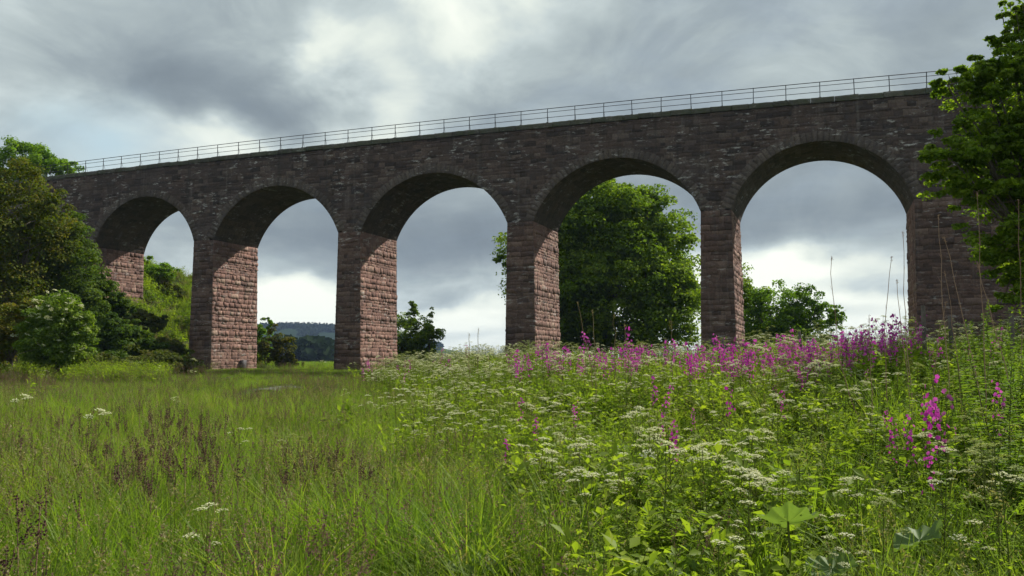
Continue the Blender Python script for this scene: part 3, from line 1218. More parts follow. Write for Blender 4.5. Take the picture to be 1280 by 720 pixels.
# ------------------------------------------------------------------ willowherb stands on the right of the bank
def willowherb(H):
    mb = MB()
    tip = np.array([rng.normal(0, .17), rng.normal(0, .17), H])
    t = np.linspace(0, 1, 6)[:, None]
    tube(mb, tip * t, np.linspace(.006, .002, 6), 4, 1, .5)
    n = int(82 * H)
    tt = np.sort(rng.uniform(.12, 1.0, n))
    q = 2.4 * np.arange(n) + rng.normal(0, .3, n)
    Ls = .165 * np.clip(1.25 - tt, .3, 1) * rng.uniform(.6, 1.2, n)
    upk = np.where(tt > .85, 1.2, .35)
    C = tip * tt[:, None] + np.stack([np.cos(q), np.sin(q), upk], -1) * Ls[:, None] * .5
    # narrow leaf strips pointing outwards
    d = np.stack([np.cos(q), np.sin(q), upk], -1)
    d /= np.linalg.norm(d, axis=1)[:, None]
    s = np.stack([-np.sin(q), np.cos(q), np.zeros(n)], -1)
    b = tip * tt[:, None]
    w_ = Ls * .15
    V = np.stack([b, b + d * (Ls * .4)[:, None] + s * w_[:, None], b + d * Ls[:, None] - np.array([0, 0, 1]) * (Ls * .25)[:, None], b + d * (Ls * .4)[:, None] - s * w_[:, None]], 1)
    bi = np.arange(n)[:, None] * 4
    mb.add(V, np.concatenate([bi + np.array([[0, 1, 2]]), bi + np.array([[0, 2, 3]])]), 0, np.repeat(rng.random(n), 4))
    return mb.mesh('willowherb', [WILLOW, STEM])


wh_var = [willowherb(rng.uniform(.8, 1.3)) for _ in range(9)]
wh = []
for _ in range(165):
    px = rng.uniform(1120, 1340)
    w = rng.uniform(6.2, 14)
    wh.append((px, w, rng.uniform(.72, 1.1) * (1 - .28 * (px < 1180)) + .10 * (px > 1210)))
for _ in range(34):
    wh.append((rng.uniform(985, 1130), rng.uniform(7, 13), rng.uniform(.6, .9)))
for _ in range(26):
    wh.append((rng.uniform(590, 680), rng.uniform(18, 24), rng.uniform(.75, 1.15)))
for px, w, s in wh:
    p = at(px, 430, w)
    o = link('willowherb', wh_var[int(rng.integers(0, 9))], None, (p[0], p[1], float(G(p[0], p[1]))), (float(rng.normal(0, .1)), float(rng.normal(0, .1)), float(rng.uniform(0, 6.28))), s)
    if px < 700:
        tag(o, 'leafy green plant on the crest in front of the third tall pier', 'wild plant', 'leafy plants before the middle pier')
    elif px < 1130:
        tag(o, 'unopened willowherb with narrow leaves among pink flowers at the right of the bank', 'wild plant', 'willowherb among the pink flowers')
    else:
        tag(o, 'tall leafy willowherb in the dense stand below the sycamore', 'wild plant', 'willowherb stand below the sycamore')

# ------------------------------------------------------------------ butterbur leaves, docks, dead stalks
def round_leaf(R):
    mb = MB()
    nr, na = 12, 99
    V, A = [], []
    for i in range(nr + 1):
        for j in range(na):
            q = j / na * 2 * PI
            f = i / nr
            notch = 1 - .75 * math.exp(-((q - PI) / .16) ** 2)
            rad = R * f * (notch if f > .3 else 1) * (1 + .04 * math.sin(q * 9) * f + rng.normal(0, .012) * f)
            z = (.018 * R * (1 - f) + .012 * R if j % 9 == 0 else 0) + .13 * R * math.sin(q * 3 + .6) * f * f + .22 * R * f * f + .07 * R * math.cos(q * 11) * f
            V.append((rad * math.cos(q), rad * math.sin(q), z))
            A.append(1.0 if j % 9 == 0 else .15 + .4 * rng.random())
    F = [(i * na + j, i * na + (j + 1) % na, (i + 1) * na + (j + 1) % na, (i + 1) * na + j) for i in range(nr) for j in range(na) if not (i > 3 and rng.random() < .02)]
    mb.add(V, F, 0, A)
    return mb


for k, (px, py, w, R, tx, tz, lb) in enumerate((
        (985, 652, 5.0, .17, -.42, .3, 'large round butterbur leaf catching light at the lower right of the bank'),
        (1150, 676, 4.9, .15, -.5, 1.8, 'ribbed round butterbur leaf tilted away near the right bottom corner'),
        (1040, 712, 4.7, .13, -.35, 2.6, 'flat yellow-green butterbur leaf nearest the bottom edge'),
        (612, 706, 5.4, .11, -.3, 4.0, 'grey-green butterbur leaf low in the grass near the bottom centre'),
        (575, 714, 5.3, .09, -.3, 5.0, 'smaller grey-green butterbur leaf beside the bottom centre tussock'))):
    p = at(px, py, w)
    o = empty('butterbur_leaf', (p[0], p[1], float(G(p[0], p[1]))), tz)
    h = p[2] - float(G(p[0], p[1]))
    st = MB()
    tube(st, [(0, -.03, 0), (.01, -.01, h * .5), (0, 0, h)], [.008, .007, .006], 6, 0, .5)
    link('stalk', st.mesh('stalk', [STEM]), o)
    lm = round_leaf(R).mesh('blade', [BUTTER], smooth=True)
    link('blade', lm, o, (0, 0, h), (tx, 0, 0))
    tag(o, lb, 'leaf', 'round butterbur leaves')


def dock(H, n=3):
    """sorrel: reddish stem with whorled seed clusters"""
    mb = MB()
    tip = np.array([rng.normal(0, .07), rng.normal(0, .07), H])
    t = np.linspace(0, 1, 5)[:, None]
    tube(mb, tip * t, np.linspace(.005, .0025, 5), 4, 0, .5)
    for k in range(n - 1):
        f0 = rng.uniform(.6, .8)
        q = rng.uniform(0, 2 * PI)
        b = tip * f0
        e = b + np.array([math.cos(q) * .06, math.sin(q) * .06, H * rng.uniform(.12, .24)])
        tube(mb, [b, (b + e) / 2 + np.array([math.cos(q), math.sin(q), 0]) * .012, e], [.0025, .002, .0015], 3, 0, .4)
        m = 30
        f = rng.uniform(.15, 1, m)[:, None]
        leaves(mb, b + (e - b) * f + rng.normal(0, .009, (m, 3)), rng.normal(size=(m, 3)), rng.uniform(.012, .02, m), 1, aspect=.8)
    m = 64
    f = rng.uniform(.74, 1.02, m)[:, None]
    leaves(mb, tip * f + rng.normal(0, .006, (m, 3)), rng.normal(size=(m, 3)), rng.uniform(.010, .018, m), 1, aspect=.8)
    return mb.mesh('dock', [DEADSTEM, DARKSEED])


dk = [dock(rng.uniform(.7, .85)) for _ in range(4)]
DOCK = [(52, 4.6, 1.0), (38, 4.8, .95), (14, 4.2, .9), (64, 4.3, .8), (84, 4.1, .72), (28, 3.9, .8), (100, 5.6, .8), (66, 5.8, .85)]
for i in range(120):
    DOCK.append((rng.normal(215, 45), rng.uniform(6.5, 15), rng.uniform(.75, 1.0)))
for i in range(40):
    DOCK.append((rng.uniform(350, 470), rng.uniform(7, 10), rng.uniform(.7, .9)))
for i in range(22):
    DOCK.append((rng.uniform(20, 150), rng.uniform(7, 15), rng.uniform(.75, 1.0)))
for i, (px, w, s) in enumerate(DOCK):
    p = at(px, 500, w)
    o = link('dock_plant', dk[int(rng.integers(0, 4))], None, (p[0], p[1], float(G(p[0], p[1]))), (0, 0, float(rng.uniform(0, 6.28))), s)
    if i < 8:
        tag(o, 'dark purple dock seed spike standing at the lower left corner', 'wild plant', 'dock spikes at the lower left')
    elif px < 150:
        tag(o, 'reddish dock seed spike in the meadow in front of the elder bush', 'wild plant', 'dock spikes before the elder bush')
    elif px < 300:
        tag(o, 'reddish-brown dock seed spike in the dense patch left of the hollow', 'wild plant', 'dense patch of dock spikes')
    else:
        tag(o, 'reddish-brown dock seed spike between the hollow and the flowery bank', 'wild plant', 'dock spikes beside the bank')

# tall dead stalks against the sky and the abutment: (foot px, foot py, top px, top py, w, bow, label)
STALKS = [(1082, 452, 1040, 320, 7.5, -14, 'thin dead stalk curving up alone in the middle of the right arch'),
          (1113, 445, 1115, 320, 7.2, -10, 'thin dead stalk with a hooked tip in the right arch'),
          (1142, 430, 1129, 290, 6.8, -4, 'thin dead stalk beside the edge of the right abutment'),
          (1190, 430, 1173, 268, 6.0, -3, 'long straight dead stalk before the right abutment'),
          (1235, 440, 1180, 296, 5.6, 3, 'leaning brown stalk crossing the right abutment'),
          (1227, 440, 1221, 240, 5.6, 2, 'upright reddish stalk in front of the sycamore'),
          (1285, 425, 1221, 330, 5.2, 2, 'slanting stalk at the right edge below the sycamore'),
          (1162, 430, 1182, 376, 6.4, -8, 'short bowed stalk at the foot of the right abutment'),
          (1202, 430, 1182, 340, 6.2, 2, 'thin brown stalk between the bowed one and the leaning one'),
          (1140, 430, 1120, 350, 7.0, 0, 'faint thin stalk touching the right abutment edge'),
          (746, 440, 722, 378, 15, 3, 'pale dead stalk leaning before the dark maple'),
          (744, 440, 740, 388, 15, 2, 'pale upright dead stalk in front of the dark maple'),
          (790, 440, 781, 406, 15, 1, 'short pale stalk right of the pair before the maple'),
          (769, 440, 768, 394, 15.5, 0, 'straight pale stalk in the middle before the maple'),
          (840, 440, 838, 400, 15, 1, 'feathery pale stalk left of the fourth tall pier'),
          (598, 450, 598, 410, 24, -1, 'dark feathery grass stalk against the sky in the middle arch'),
          (587, 450, 586, 416, 24, 0, 'thin upright stalk left of the feathery grass in the middle arch'),
          (1085, 445, 1086, 393, 9, 2, 'feathery grass plume between the thin stalks of the right arch'),
          (1270, 420, 1272, 250, 6.5, 3, 'thin bare stalk at the far right edge')]
for (fx, fy, tx, ty, w, bow, lb) in STALKS:
    if w < 9:
        w = w * 1.45
    f = at(fx, fy, w)
    top = at(tx, ty, w)
    g = float(G(f[0], f[1]))
    foot = np.array([f[0], f[1], g])
    t = np.linspace(0, 1, 12)[:, None]
    side = np.array([RT[0], RT[1], 0]) * bow / FPX * w
    Pp = (foot + (top - foot) * t + side * np.sin(t * PI) + rng.normal(0, .004 * w / 6, (12, 3))) - foot
    r_ = .0055 * max(1, w / 9)
    mb = MB()
    tube(mb, Pp, np.linspace(r_, r_ * .45, 12), 5, 0, .5)
    e = Pp[-1]
    n = 26
    q = rng.random(n)[:, None]
    spread = .012 if 'feathery' not in lb else .03
    ln = .10 if 'feathery' not in lb else .32
    C = Pp[-1] - (Pp[-1] - Pp[-3]) / (np.linalg.norm(Pp[-1] - Pp[-3]) + 1e-6) * q * ln * .5 + rng.normal(0, spread * .6, (n, 3))
    leaves(mb, C, rng.normal(size=(n, 3)), rng.uniform(.009, .018, n) * (1 if w < 12 else 1.6), 1, aspect=.4)
    if w < 12:
        for k in (4, 6, 7, 8, 9):
            a = rng.uniform(0, 2 * PI)
            b = Pp[k]
            tube(mb, [b, b + np.array([math.cos(a) * .03, math.sin(a) * .03, .07])], [.0016, .0008], 3, 0, .5)
    o = link('dead_stalk', mb.mesh('dead_stalk', [DEADSTEM if w < 14 else STRAW, DEADSTEM if w < 14 else STRAW]), None, tuple(foot))
    tag(o, lb, 'dead stalk')

# ------------------------------------------------------------------ post-and-wire fence on the crest
fence = empty('wire_fence', tuple(at(1152, 448, 15.5)[:2]) + (0.0,))
tag(fence, 'old wooden post and barbed wire fence along the bank in front of the right abutment', 'fence')
FO = np.array(fence.location)
posts = [(830, 424, 27), (905, 424, 25), (1003, 414, 22), (1153, 382, 15.5), (1189, 395, 15.0), (1262, 392, 14.0), (1360, 372, 13)]
WOOD = plain('weathered_wood', (.12, .10, .085), .9, 0, 14, .4, .6)
tops = []
for px, py, w in posts:
    p = at(px, py, w)
    g = float(G(p[0], p[1]))
    mb = MB()
    n = 6
    h = p[2] - g
    tube(mb, np.array([(0, 0, -.3), (0, 0, h * .5), (.01, 0, h - .03), (.012, .0, h)]), [.04, .038, .036, .028], 8, 0)
    link('post', mb.mesh('fence_post', [WOOD]), fence, (p[0] - FO[0], p[1] - FO[1], g - FO[2]), (rng.normal(0, .03), rng.normal(0, .04), rng.uniform(0, 3)))
    tops.append((p[0], p[1], g))
WIRE = plain('galvanised_wire', (.12, .115, .11), .5, .6)
for (hz) in (1.02, .93, .62, .32):
    mb = MB()
    for a, b in zip(tops[:-1], tops[1:]):
        L_ = math.hypot(a[0] - b[0], a[1] - b[1])
        t = np.linspace(0, 1, 9)
        Pp = np.stack([a[0] + (b[0] - a[0]) * t, a[1] + (b[1] - a[1]) * t, a[2] + hz + (b[2] - a[2]) * t - .05 * np.sin(t * PI)], -1) - FO
        tube(mb, Pp, .0032, 4, 0, cap=False)
        if hz > 1.0:
            for f in np.arange(.12, L_, .16) / L_:
                c = np.array([np.interp(f, t, Pp[:, k]) for k in range(3)])
                tube(mb, [c - [0, 0, .014], c + [0.006, 0, .014]], .0028, 3, 0, cap=False)
    link('wire', mb.mesh('wire', [WIRE]), fence)

# ------------------------------------------------------------------ trees and bushes
def crown(lumps, nsub, nleaf, leaf, r, mat=0, flat=.75, inner=.5, asp=.62, rnd_shift=0.0, subr=(.2, .36), ragged=.25):
    """clumped foliage: big lumps -> leaf clumps on and in them -> leaves round each clump"""
    mb = MB()
    vols = np.array([np.prod(l[1]) ** (2 / 3) for l in lumps])
    for (c, rad), v in zip(lumps, vols):
        k = max(6, int(nsub * v / vols.sum()))
        d = r.normal(size=(k, 3))
        d /= np.linalg.norm(d, axis=1)[:, None]
        f = inner + (1 - inner) * r.random(k) ** .55
        f = f * (1 + r.normal(0, ragged * .4, k))
        sub = np.asarray(c) + d * np.asarray(rad) * f[:, None]
        sr = np.mean(rad) * r.uniform(*subr, k)
        tone = r.random(k)
        m = nleaf
        q = r.normal(size=(k, m, 3))
        q /= np.linalg.norm(q, axis=2)[..., None]
        q[..., 2] = np.where(r.random((k, m)) < .62, np.abs(q[..., 2]), q[..., 2])
        fr = (.35 + .75 * r.random((k, m)) ** .6)
        P = sub[:, None] + q * (sr[:, None] * fr)[..., None] * np.array([1, 1, flat])
        Nn = q * .55 + np.array([0, 0, .55]) + r.normal(0, .5, (k, m, 3))
        L_ = leaf * r.uniform(.6, 1.3, (k, m))
        rn = np.clip(.45 * tone[:, None] + .55 * r.random((k, m)) + rnd_shift, 0, 1)
        leaves(mb, P.reshape(-1, 3), Nn.reshape(-1, 3), L_.ravel(), mat, rn.ravel(), aspect=asp, r=r)
    return mb


def limbs(base, lumps, r, r0_=.3, sides=7, n_extra=2):
    """tapered trunk dividing into limbs that reach into the lumps, with twigs"""
    mb = MB()
    cs = np.array([l[0] for l in lumps])
    cen = cs.mean(0)
    fork = np.array([base[0] * .75 + cen[0] * .25, base[1] * .75 + cen[1] * .25, base[2] + (cen[2] - base[2]) * .38])
    t = np.linspace(0, 1, 6)[:, None]
    P = np.asarray(base) + (fork - base) * t + r.normal(0, r0_ * .15, (6, 3)) * np.sin(t * PI)
    P[0, 2] -= .3
    tube(mb, P, np.array([1.25, 1.0, .9, .85, .8, .72]) * r0_, sides)
    for c, rad in lumps:
        for e in range(1 + n_extra):
            off = r.normal(0, .35, 3) * np.asarray(rad)
            end = np.asarray(c) + off
            mid = (fork + end) / 2 + r.normal(0, .12, 3) * np.mean(rad) + np.array([0, 0, .1 * np.mean(rad)])
            t = np.linspace(0, 1, 7)[:, None]
            Q = (1 - t) ** 2 * fork + 2 * t * (1 - t) * mid + t * t * end
            rr = r0_ * (.5 if e == 0 else .3)
            tube(mb, Q, np.linspace(rr, rr * .15, 7), 5)
            for _ in range(3):
                k = r.integers(3, 7)
                tw = Q[k] + r.normal(0, .5, 3) * np.asarray(rad) * .9
                tube(mb, [Q[k], (Q[k] + tw) / 2 + r.normal(0, .05, 3) * np.mean(rad), tw], [rr * .35, rr * .2, rr * .06], 4)
    return mb


def tree(name, label, cat, base, lumps, nsub, nleaf, leaf, mat, seed, trunk_r=.3, group=None, kw=None, crown_name='crown'):
    r = np.random.default_rng(seed)
    base = np.asarray(base, float)
    o = empty(name, tuple(base))
    L2 = [(np.asarray(c) - base, rad) for c, rad in lumps]
    link('trunk', limbs(np.zeros(3), L2, r, trunk_r).mesh('trunk', [BARK], smooth=True), o)
    link(crown_name, crown(L2, nsub, nleaf, leaf, r, **(kw or {})).mesh('crown', [mat]), o)
    tag(o, label, cat, group)
    return o


def L(px, py, w, rx, ry, ryd=None):
    """lump centred on a photo point at w metres, radii from photo pixels"""
    k = w / FPX
    return (at(px, py, w), (rx * k, (ryd or rx) * k, ry * k))


M_maple = leaf_mat('maple_leaf', [(0, (.06, .11, .012)), (.5, (.15, .23, .022)), (1, (.30, .37, .045))], .5, .05, obj_rand=0)
M_haw = leaf_mat('hawthorn_leaf', [(0, (.045, .07, .010)), (.5, (.09, .12, .016)), (1, (.18, .15, .03))], .42, .04, obj_rand=0)
M_ash = leaf_mat('ash_leaf', [(0, (.065, .13, .012)), (.5, (.13, .23, .02)), (1, (.22, .32, .04))], .5, .05, obj_rand=0)
M_elder = leaf_mat('elder_leaf', [(0, (.05, .10, .012)), (.5, (.11, .18, .02)), (1, (.22, .29, .045))], .5, .06, obj_rand=0)
M_syc = leaf_mat('sycamore_leaf', [(0, (.05, .095, .010)), (.5, (.125, .20, .018)), (1, (.26, .34, .04))], .58, .05, obj_rand=0)
M_dark = leaf_mat('bramble_leaf', [(0, (.035, .07, .012)), (.6, (.07, .12, .02)), (1, (.13, .18, .03))], .4, .04, obj_rand=0)
M_slope = leaf_mat('slope_scrub_leaf', [(0, (.06, .09, .02)), (.5, (.10, .12, .03)), (1, (.15, .13, .05))], .35, .03, obj_rand=0)
M_gorse = leaf_mat('gorse_leaf', [(0, (.05, .06, .015)), (.5, (.09, .10, .022)), (1, (.17, .14, .05))], .4, .03, obj_rand=0)


def gnd(px, py, w, dz=0):
    p = at(px, py, w)
    return np.array([p[0], p[1], float(G(p[0], p[1])) + dz])


# big maple behind the fourth arch
tree('maple_tree', 'big rounded green maple filling the arch between the third and fourth piers', 'tree', gnd(755, 430, 84),
     [L(705, 325, 84, 72, 84), L(765, 285, 84, 66, 58), L(812, 330, 84, 58, 68), L(765, 370, 84, 100, 80), L(705, 385, 84, 56, 60), L(832, 388, 84, 44, 55), L(745, 262, 84, 48, 38), L(655, 322, 84, 36, 20), L(790, 270, 84, 40, 34)],
     1300, 150, .34, M_maple, 31, .5, kw=dict(inner=.6, subr=(.13, .30), ragged=.28, flat=.62))
# trees seen through the right arch
tree('ash_tree', 'green tree half hidden behind the fourth pier in the right arch', 'tree', gnd(925, 430, 74),
     [L(920, 385, 74, 34, 52), L(938, 400, 74, 26, 40), L(905, 365, 74, 24, 30)], 150, 130, .24, M_maple, 4, .28, kw=dict(ragged=.35))
tree('field_maple', 'low spreading bushy tree with open twiggy right side in the right arch', 'tree', gnd(985, 435, 70),
     [L(975, 385, 70, 36, 34), L(1005, 392, 70, 26, 30), L(955, 405, 70, 30, 32), L(990, 415, 70, 40, 22), L(1030, 398, 70, 22, 22)], 210, 110, .22, M_ash, 5, .25, kw=dict(ragged=.45, inner=.5, rnd_shift=-.15))
tree('sapling', 'thin twiggy end tree leaning over the sky at the right of the low bushy tree', 'tree', gnd(1040, 440, 68),
     [L(1040, 400, 68, 14, 16), L(1030, 425, 68, 14, 14)], 34, 60, .2, M_ash, 6, .1, kw=dict(ragged=.7, inner=.2))
# bush in the middle arch
tree('hawthorn_bush', 'dark ragged hawthorn bush right of the second tall pier', 'bush', gnd(522, 448, 75),
     [L(518, 418, 75, 26, 30), L(535, 425, 75, 18, 22), L(508, 440, 75, 22, 20), L(516, 395, 75, 10, 16)], 150, 110, .20, M_elder, 7, .14, kw=dict(ragged=.55, rnd_shift=.12))
tree('thorn_sapling', 'spindly open thorn branch rising beside the ragged hawthorn', 'bush', gnd(537, 445, 74.5),
     [L(538, 395, 74.5, 9, 12), L(535, 410, 74.5, 8, 12)], 16, 40, .16, M_elder, 8, .06, kw=dict(ragged=.9, inner=.1, rnd_shift=.2))
# shrubs in the second arch
tree('gorse_bush', 'dark gorse bush beside the track in the second arch', 'bush', gnd(355, 462, 80),
     [L(352, 440, 80, 14, 20), L(362, 452, 80, 10, 14), L(340, 430, 80, 14, 20)], 90, 90, .2, M_gorse, 9, .1, kw=dict(ragged=.4))
tree('rowan_sapling', 'light green sapling rising against the sky right of the first tall pier', 'bush', gnd(332, 450, 82),
     [L(328, 422, 82, 13, 20), L(336, 406, 82, 6, 10), L(325, 440, 82, 14, 18)], 50, 90, .2, M_ash, 10, .08, kw=dict(ragged=.7, inner=.3))
tree('scrub_bush', 'low brown scrub bush at the foot of the gorse', 'bush', gnd(372, 464, 81),
     [L(372, 460, 81, 8, 7)], 26, 60, .16, M_gorse, 12, .06, kw=dict(ragged=.4))
# left side
tree('hawthorn_tree', 'dark brownish hawthorn tree at the left edge before the viaduct', 'tree', gnd(15, 440, 50),
     [L(20, 250, 50, 42, 46), L(-20, 300, 50, 60, 80), L(35, 320, 50, 50, 60), L(60, 280, 50, 32, 40), L(10, 380, 50, 60, 50)],
     420, 120, .17, M_haw, 13, .3, kw=dict(ragged=.3, rnd_shift=.05))
tree('hazel_tree', 'dark green hazel tree overlapping the left end of the viaduct', 'tree', gnd(85, 440, 52),
     [L(85, 300, 52, 26, 34), L(92, 350, 52, 34, 50), L(60, 380, 52, 34, 40), L(105, 390, 52, 26, 36)], 260, 120, .17, M_dark, 14, .22, kw=dict(ragged=.35, rnd_shift=.25))
tree('ash_tree', 'bright green ash tree top rising above the left end of the railing', 'tree', gnd(30, 440, 78),
     [L(30, 200, 78, 34, 24), L(60, 212, 78, 28, 20), L(5, 220, 78, 34, 30), L(82, 216, 78, 14, 12)], 170, 120, .24, M_ash, 15, .28, kw=dict(ragged=.5))
# elder bush with cream flower plates
eb = tree('elder_bush', 'rounded elder bush covered in cream flower plates below the left trees', 'bush', gnd(72, 452, 40),
          [L(72, 398, 40, 32, 32), L(58, 420, 40, 34, 30), L(96, 415, 40, 20, 34), L(72, 438, 40, 38, 20)], 300, 120, .13, M_elder, 16, .12, kw=dict(ragged=.25, rnd_shift=.08))
re_ = np.random.default_rng(33)
fl_me = []
for k in range(3):
    mb = MB()
    n = 60
    a = re_.uniform(0, 2 * PI, n)
    rr = .10 * np.sqrt(re_.random(n))
    leaves(mb, np.stack([np.cos(a) * rr, np.sin(a) * rr, re_.normal(0, .008, n)], -1), np.array([0, 0, 1.]) + re_.normal(0, .35, (n, 3)), re_.uniform(.02, .035, n), 0, aspect=.9, r=re_)
    fl_me.append(mb.mesh('flower_plate', [CREAM]))
ebl = [L(72, 398, 40, 33, 34), L(58, 420, 40, 35, 31), L(96, 415, 40, 21, 35), L(72, 438, 40, 38, 20)]
for k in range(80):
    c, rad = ebl[int(re_.choice(4, p=[.42, .2, .25, .13]))]
    d = re_.normal(size=3)
    d[1] = -abs(d[1])
    d[2] = abs(d[2]) * .9 - .15
    d /= np.linalg.norm(d)
    p = np.asarray(c) + d * np.asarray(rad) * re_.uniform(1.0, 1.12) - np.array(eb.location)
    link('flower_plate', fl_me[k % 3], eb, tuple(p), (re_.normal(.45, .3), re_.normal(0, .3), re_.uniform(0, 6)), float(re_.uniform(.8, 1.35)))
tree('bronze_shrub', 'bronze-green shrub at the left edge beside the elder bush', 'bush', gnd(14, 455, 41),
     [L(12, 408, 41, 34, 24), L(38, 392, 41, 20, 14), L(0, 432, 41, 34, 24)], 150, 110, .13, M_haw, 17, .1, kw=dict(ragged=.3, rnd_shift=.2))
for k, (lumps, px, w, mt, lb) in enumerate((
        ([L(138, 410, 50, 24, 18), L(128, 434, 50, 26, 22)], 132, 50, M_dark, 'dark bramble thicket directly right of the elder bush'),
        ([L(168, 434, 52, 30, 18), L(160, 418, 52, 18, 12)], 165, 52, M_dark, 'dark bramble thicket under the left arch'),
        ([L(205, 440, 55, 22, 15), L(222, 446, 55, 12, 12)], 208, 55, M_slope, 'dull green scrub at the left foot of the first tall pier'),
        ([L(122, 370, 54, 22, 26), L(148, 385, 54, 16, 14)], 128, 54, M_dark, 'dark ivy bush hiding the base of the lit left abutment'),
        ([L(230, 410, 82, 10, 18), L(233, 390, 82, 6, 10)], 231, 82, M_maple, 'dark shrub behind the left edge of the first tall pier'),
        ([L(190, 352, 86, 12, 10), L(181, 336, 86, 9, 12)], 186, 86, M_ash, 'bright bush on the embankment crest in the left arch'),
        ([L(212, 372, 84, 12, 10), L(224, 380, 84, 9, 9)], 216, 84, M_slope, 'olive bush halfway down the embankment in the left arch'),
        ([L(172, 398, 66, 14, 9), L(196, 404, 66, 12, 10)], 186, 66, M_slope, 'straw-coloured scrub on the embankment below the lit abutment'))):
    tree('bramble_bush', lb, 'bush', gnd(px, 440, w), lumps, 150, 80, .17 * w / 52, mt, 40 + k, .06, kw=dict(ragged=.75, inner=.25, flat=.6))

rk = np.random.default_rng(78)
for n_, (px, w, sz, mt, lb) in enumerate(((120, 47, 1.1, M_slope, 'dull grey-green scrub between the elder bush and the meadow'), (150, 48, 1.0, M_dark, 'low bramble at the meadow edge below the lit abutment'),
                                   (180, 49, 1.2, M_slope, 'dull olive scrub at the meadow edge under the left arch'), (210, 50.5, 1.0, M_slope, 'low olive scrub touching the left corner of the first tall pier'), (228, 51.5, .7, M_ash, 'small leafy bush hard against the first tall pier'))):
    p_ = gnd(px, 450, w)
    tree('scrub_bush', lb, 'bush', p_, [(p_ + [0, 0, .45 * sz], (1.5 * sz, 1.0 * sz, .8 * sz)), (p_ + [1.1 * sz, .3, .3 * sz], (1.1 * sz, .8 * sz, .6 * sz))], 90, 70, .15, mt, 600 + n_, .04, kw=dict(ragged=.7, inner=.3))
rs = np.random.default_rng(77)
SCRUB = [(-55, 64), (-57, 68), (-59.5, 66), (-53, 67), (-56, 72), (-61, 71), (-52.5, 62.5), (-58, 74), (-62, 67), (-54.5, 70), (-63.5, 72), (-51, 66)]
WORDS = ['tallest', 'yellowish', 'straggly', 'small round', 'olive', 'pale', 'brownish', 'flat-topped', 'leafy', 'bright', 'uppermost', 'lowest']
for (x, y), wd in zip(SCRUB, WORDS):
    g = float(G(x, y))
    s_ = rs.uniform(.8, 1.5)
    tree('scrub_bush', '%s scrub bush among those on the embankment slope seen through the left arch' % wd, 'bush', (x, y, g),
         [(np.array([x, y, g + .55 * s_]), (1.1 * s_, 1.1 * s_, .75 * s_)), (np.array([x + .9 * s_, y, g + .35 * s_]), (.8 * s_, .8 * s_, .5 * s_))],
         70, 60, .2, [M_ash, M_slope, M_maple, M_elder][int(rs.integers(0, 4))], int(rs.integers(100, 999)), .05, 'scrub on the embankment slope', kw=dict(ragged=.5))
# low weeds along the foot of the shrubs
P6, u6, w6 = field_points(37, 45, 5.5, 4, lambda u, w, x, y: (u / w < -.40) * 1.0)
scatter('weeds', P6, h_var[:5], rng.uniform(.9, 1.5, len(P6)), rng.uniform(0, 6.28, len(P6)), .1)
# rough herbage on the embankment
Pe = []
xe, ye = rng.uniform(-84, -42, 7500), rng.uniform(44, 100, 7500)
ok = ~in_viaduct(xe, ye) & (xe + np.maximum(ye - 70, 0) < -50.5)
xe, ye = xe[ok], ye[ok]
Pe = np.stack([xe, ye, G(xe, ye)], -1)
str_var = clump(60, .3, .6, .35, .012, 0, segs=2).mesh('straw_kind', [STRAW])
scatter('embankment_herbage', Pe, h_var[:3] + far_var[:2] + [str_var], rng.uniform(1.0, 2.2, len(Pe)), rng.uniform(0, 6.28, len(Pe)), .15)

# sycamore hanging in from the right, nearer than the viaduct
tree('sycamore_tree', 'leafy sycamore hanging in from the right edge over the abutment', 'tree', gnd(1345, 440, 19),
     [L(1335, 120, 19, 95, 90), L(1300, 200, 19, 85, 60), L(1250, 185, 18.5, 55, 30), L(1190, 192, 18, 44, 24), L(1215, 105, 18.5, 40, 26), L(1250, 98, 18.5, 50, 34), L(1184, 102, 18.2, 22, 10), L(1205, 225, 18.3, 44, 26), L(1245, 150, 18.5, 44, 24), L(1290, 60, 19, 40, 40),
      L(1255, 245, 18.5, 50, 30), L(1272, 300, 18.5, 48, 40), L(1275, 350, 18.5, 36, 34), L(1330, 340, 19, 60, 60), L(1285, 12, 19, 34, 26), L(1262, 52, 19, 26, 22), L(1265, 15, 19, 22, 16), L(1205, 160, 18, 24, 12), L(1340, 30, 19, 60, 50), L(1228, 240, 18, 34, 16)],
     1150, 72, .098, M_syc, 21, .13, kw=dict(ragged=.8, inner=.3, flat=.5, subr=(.13, .34), asp=.75, rnd_shift=.12))

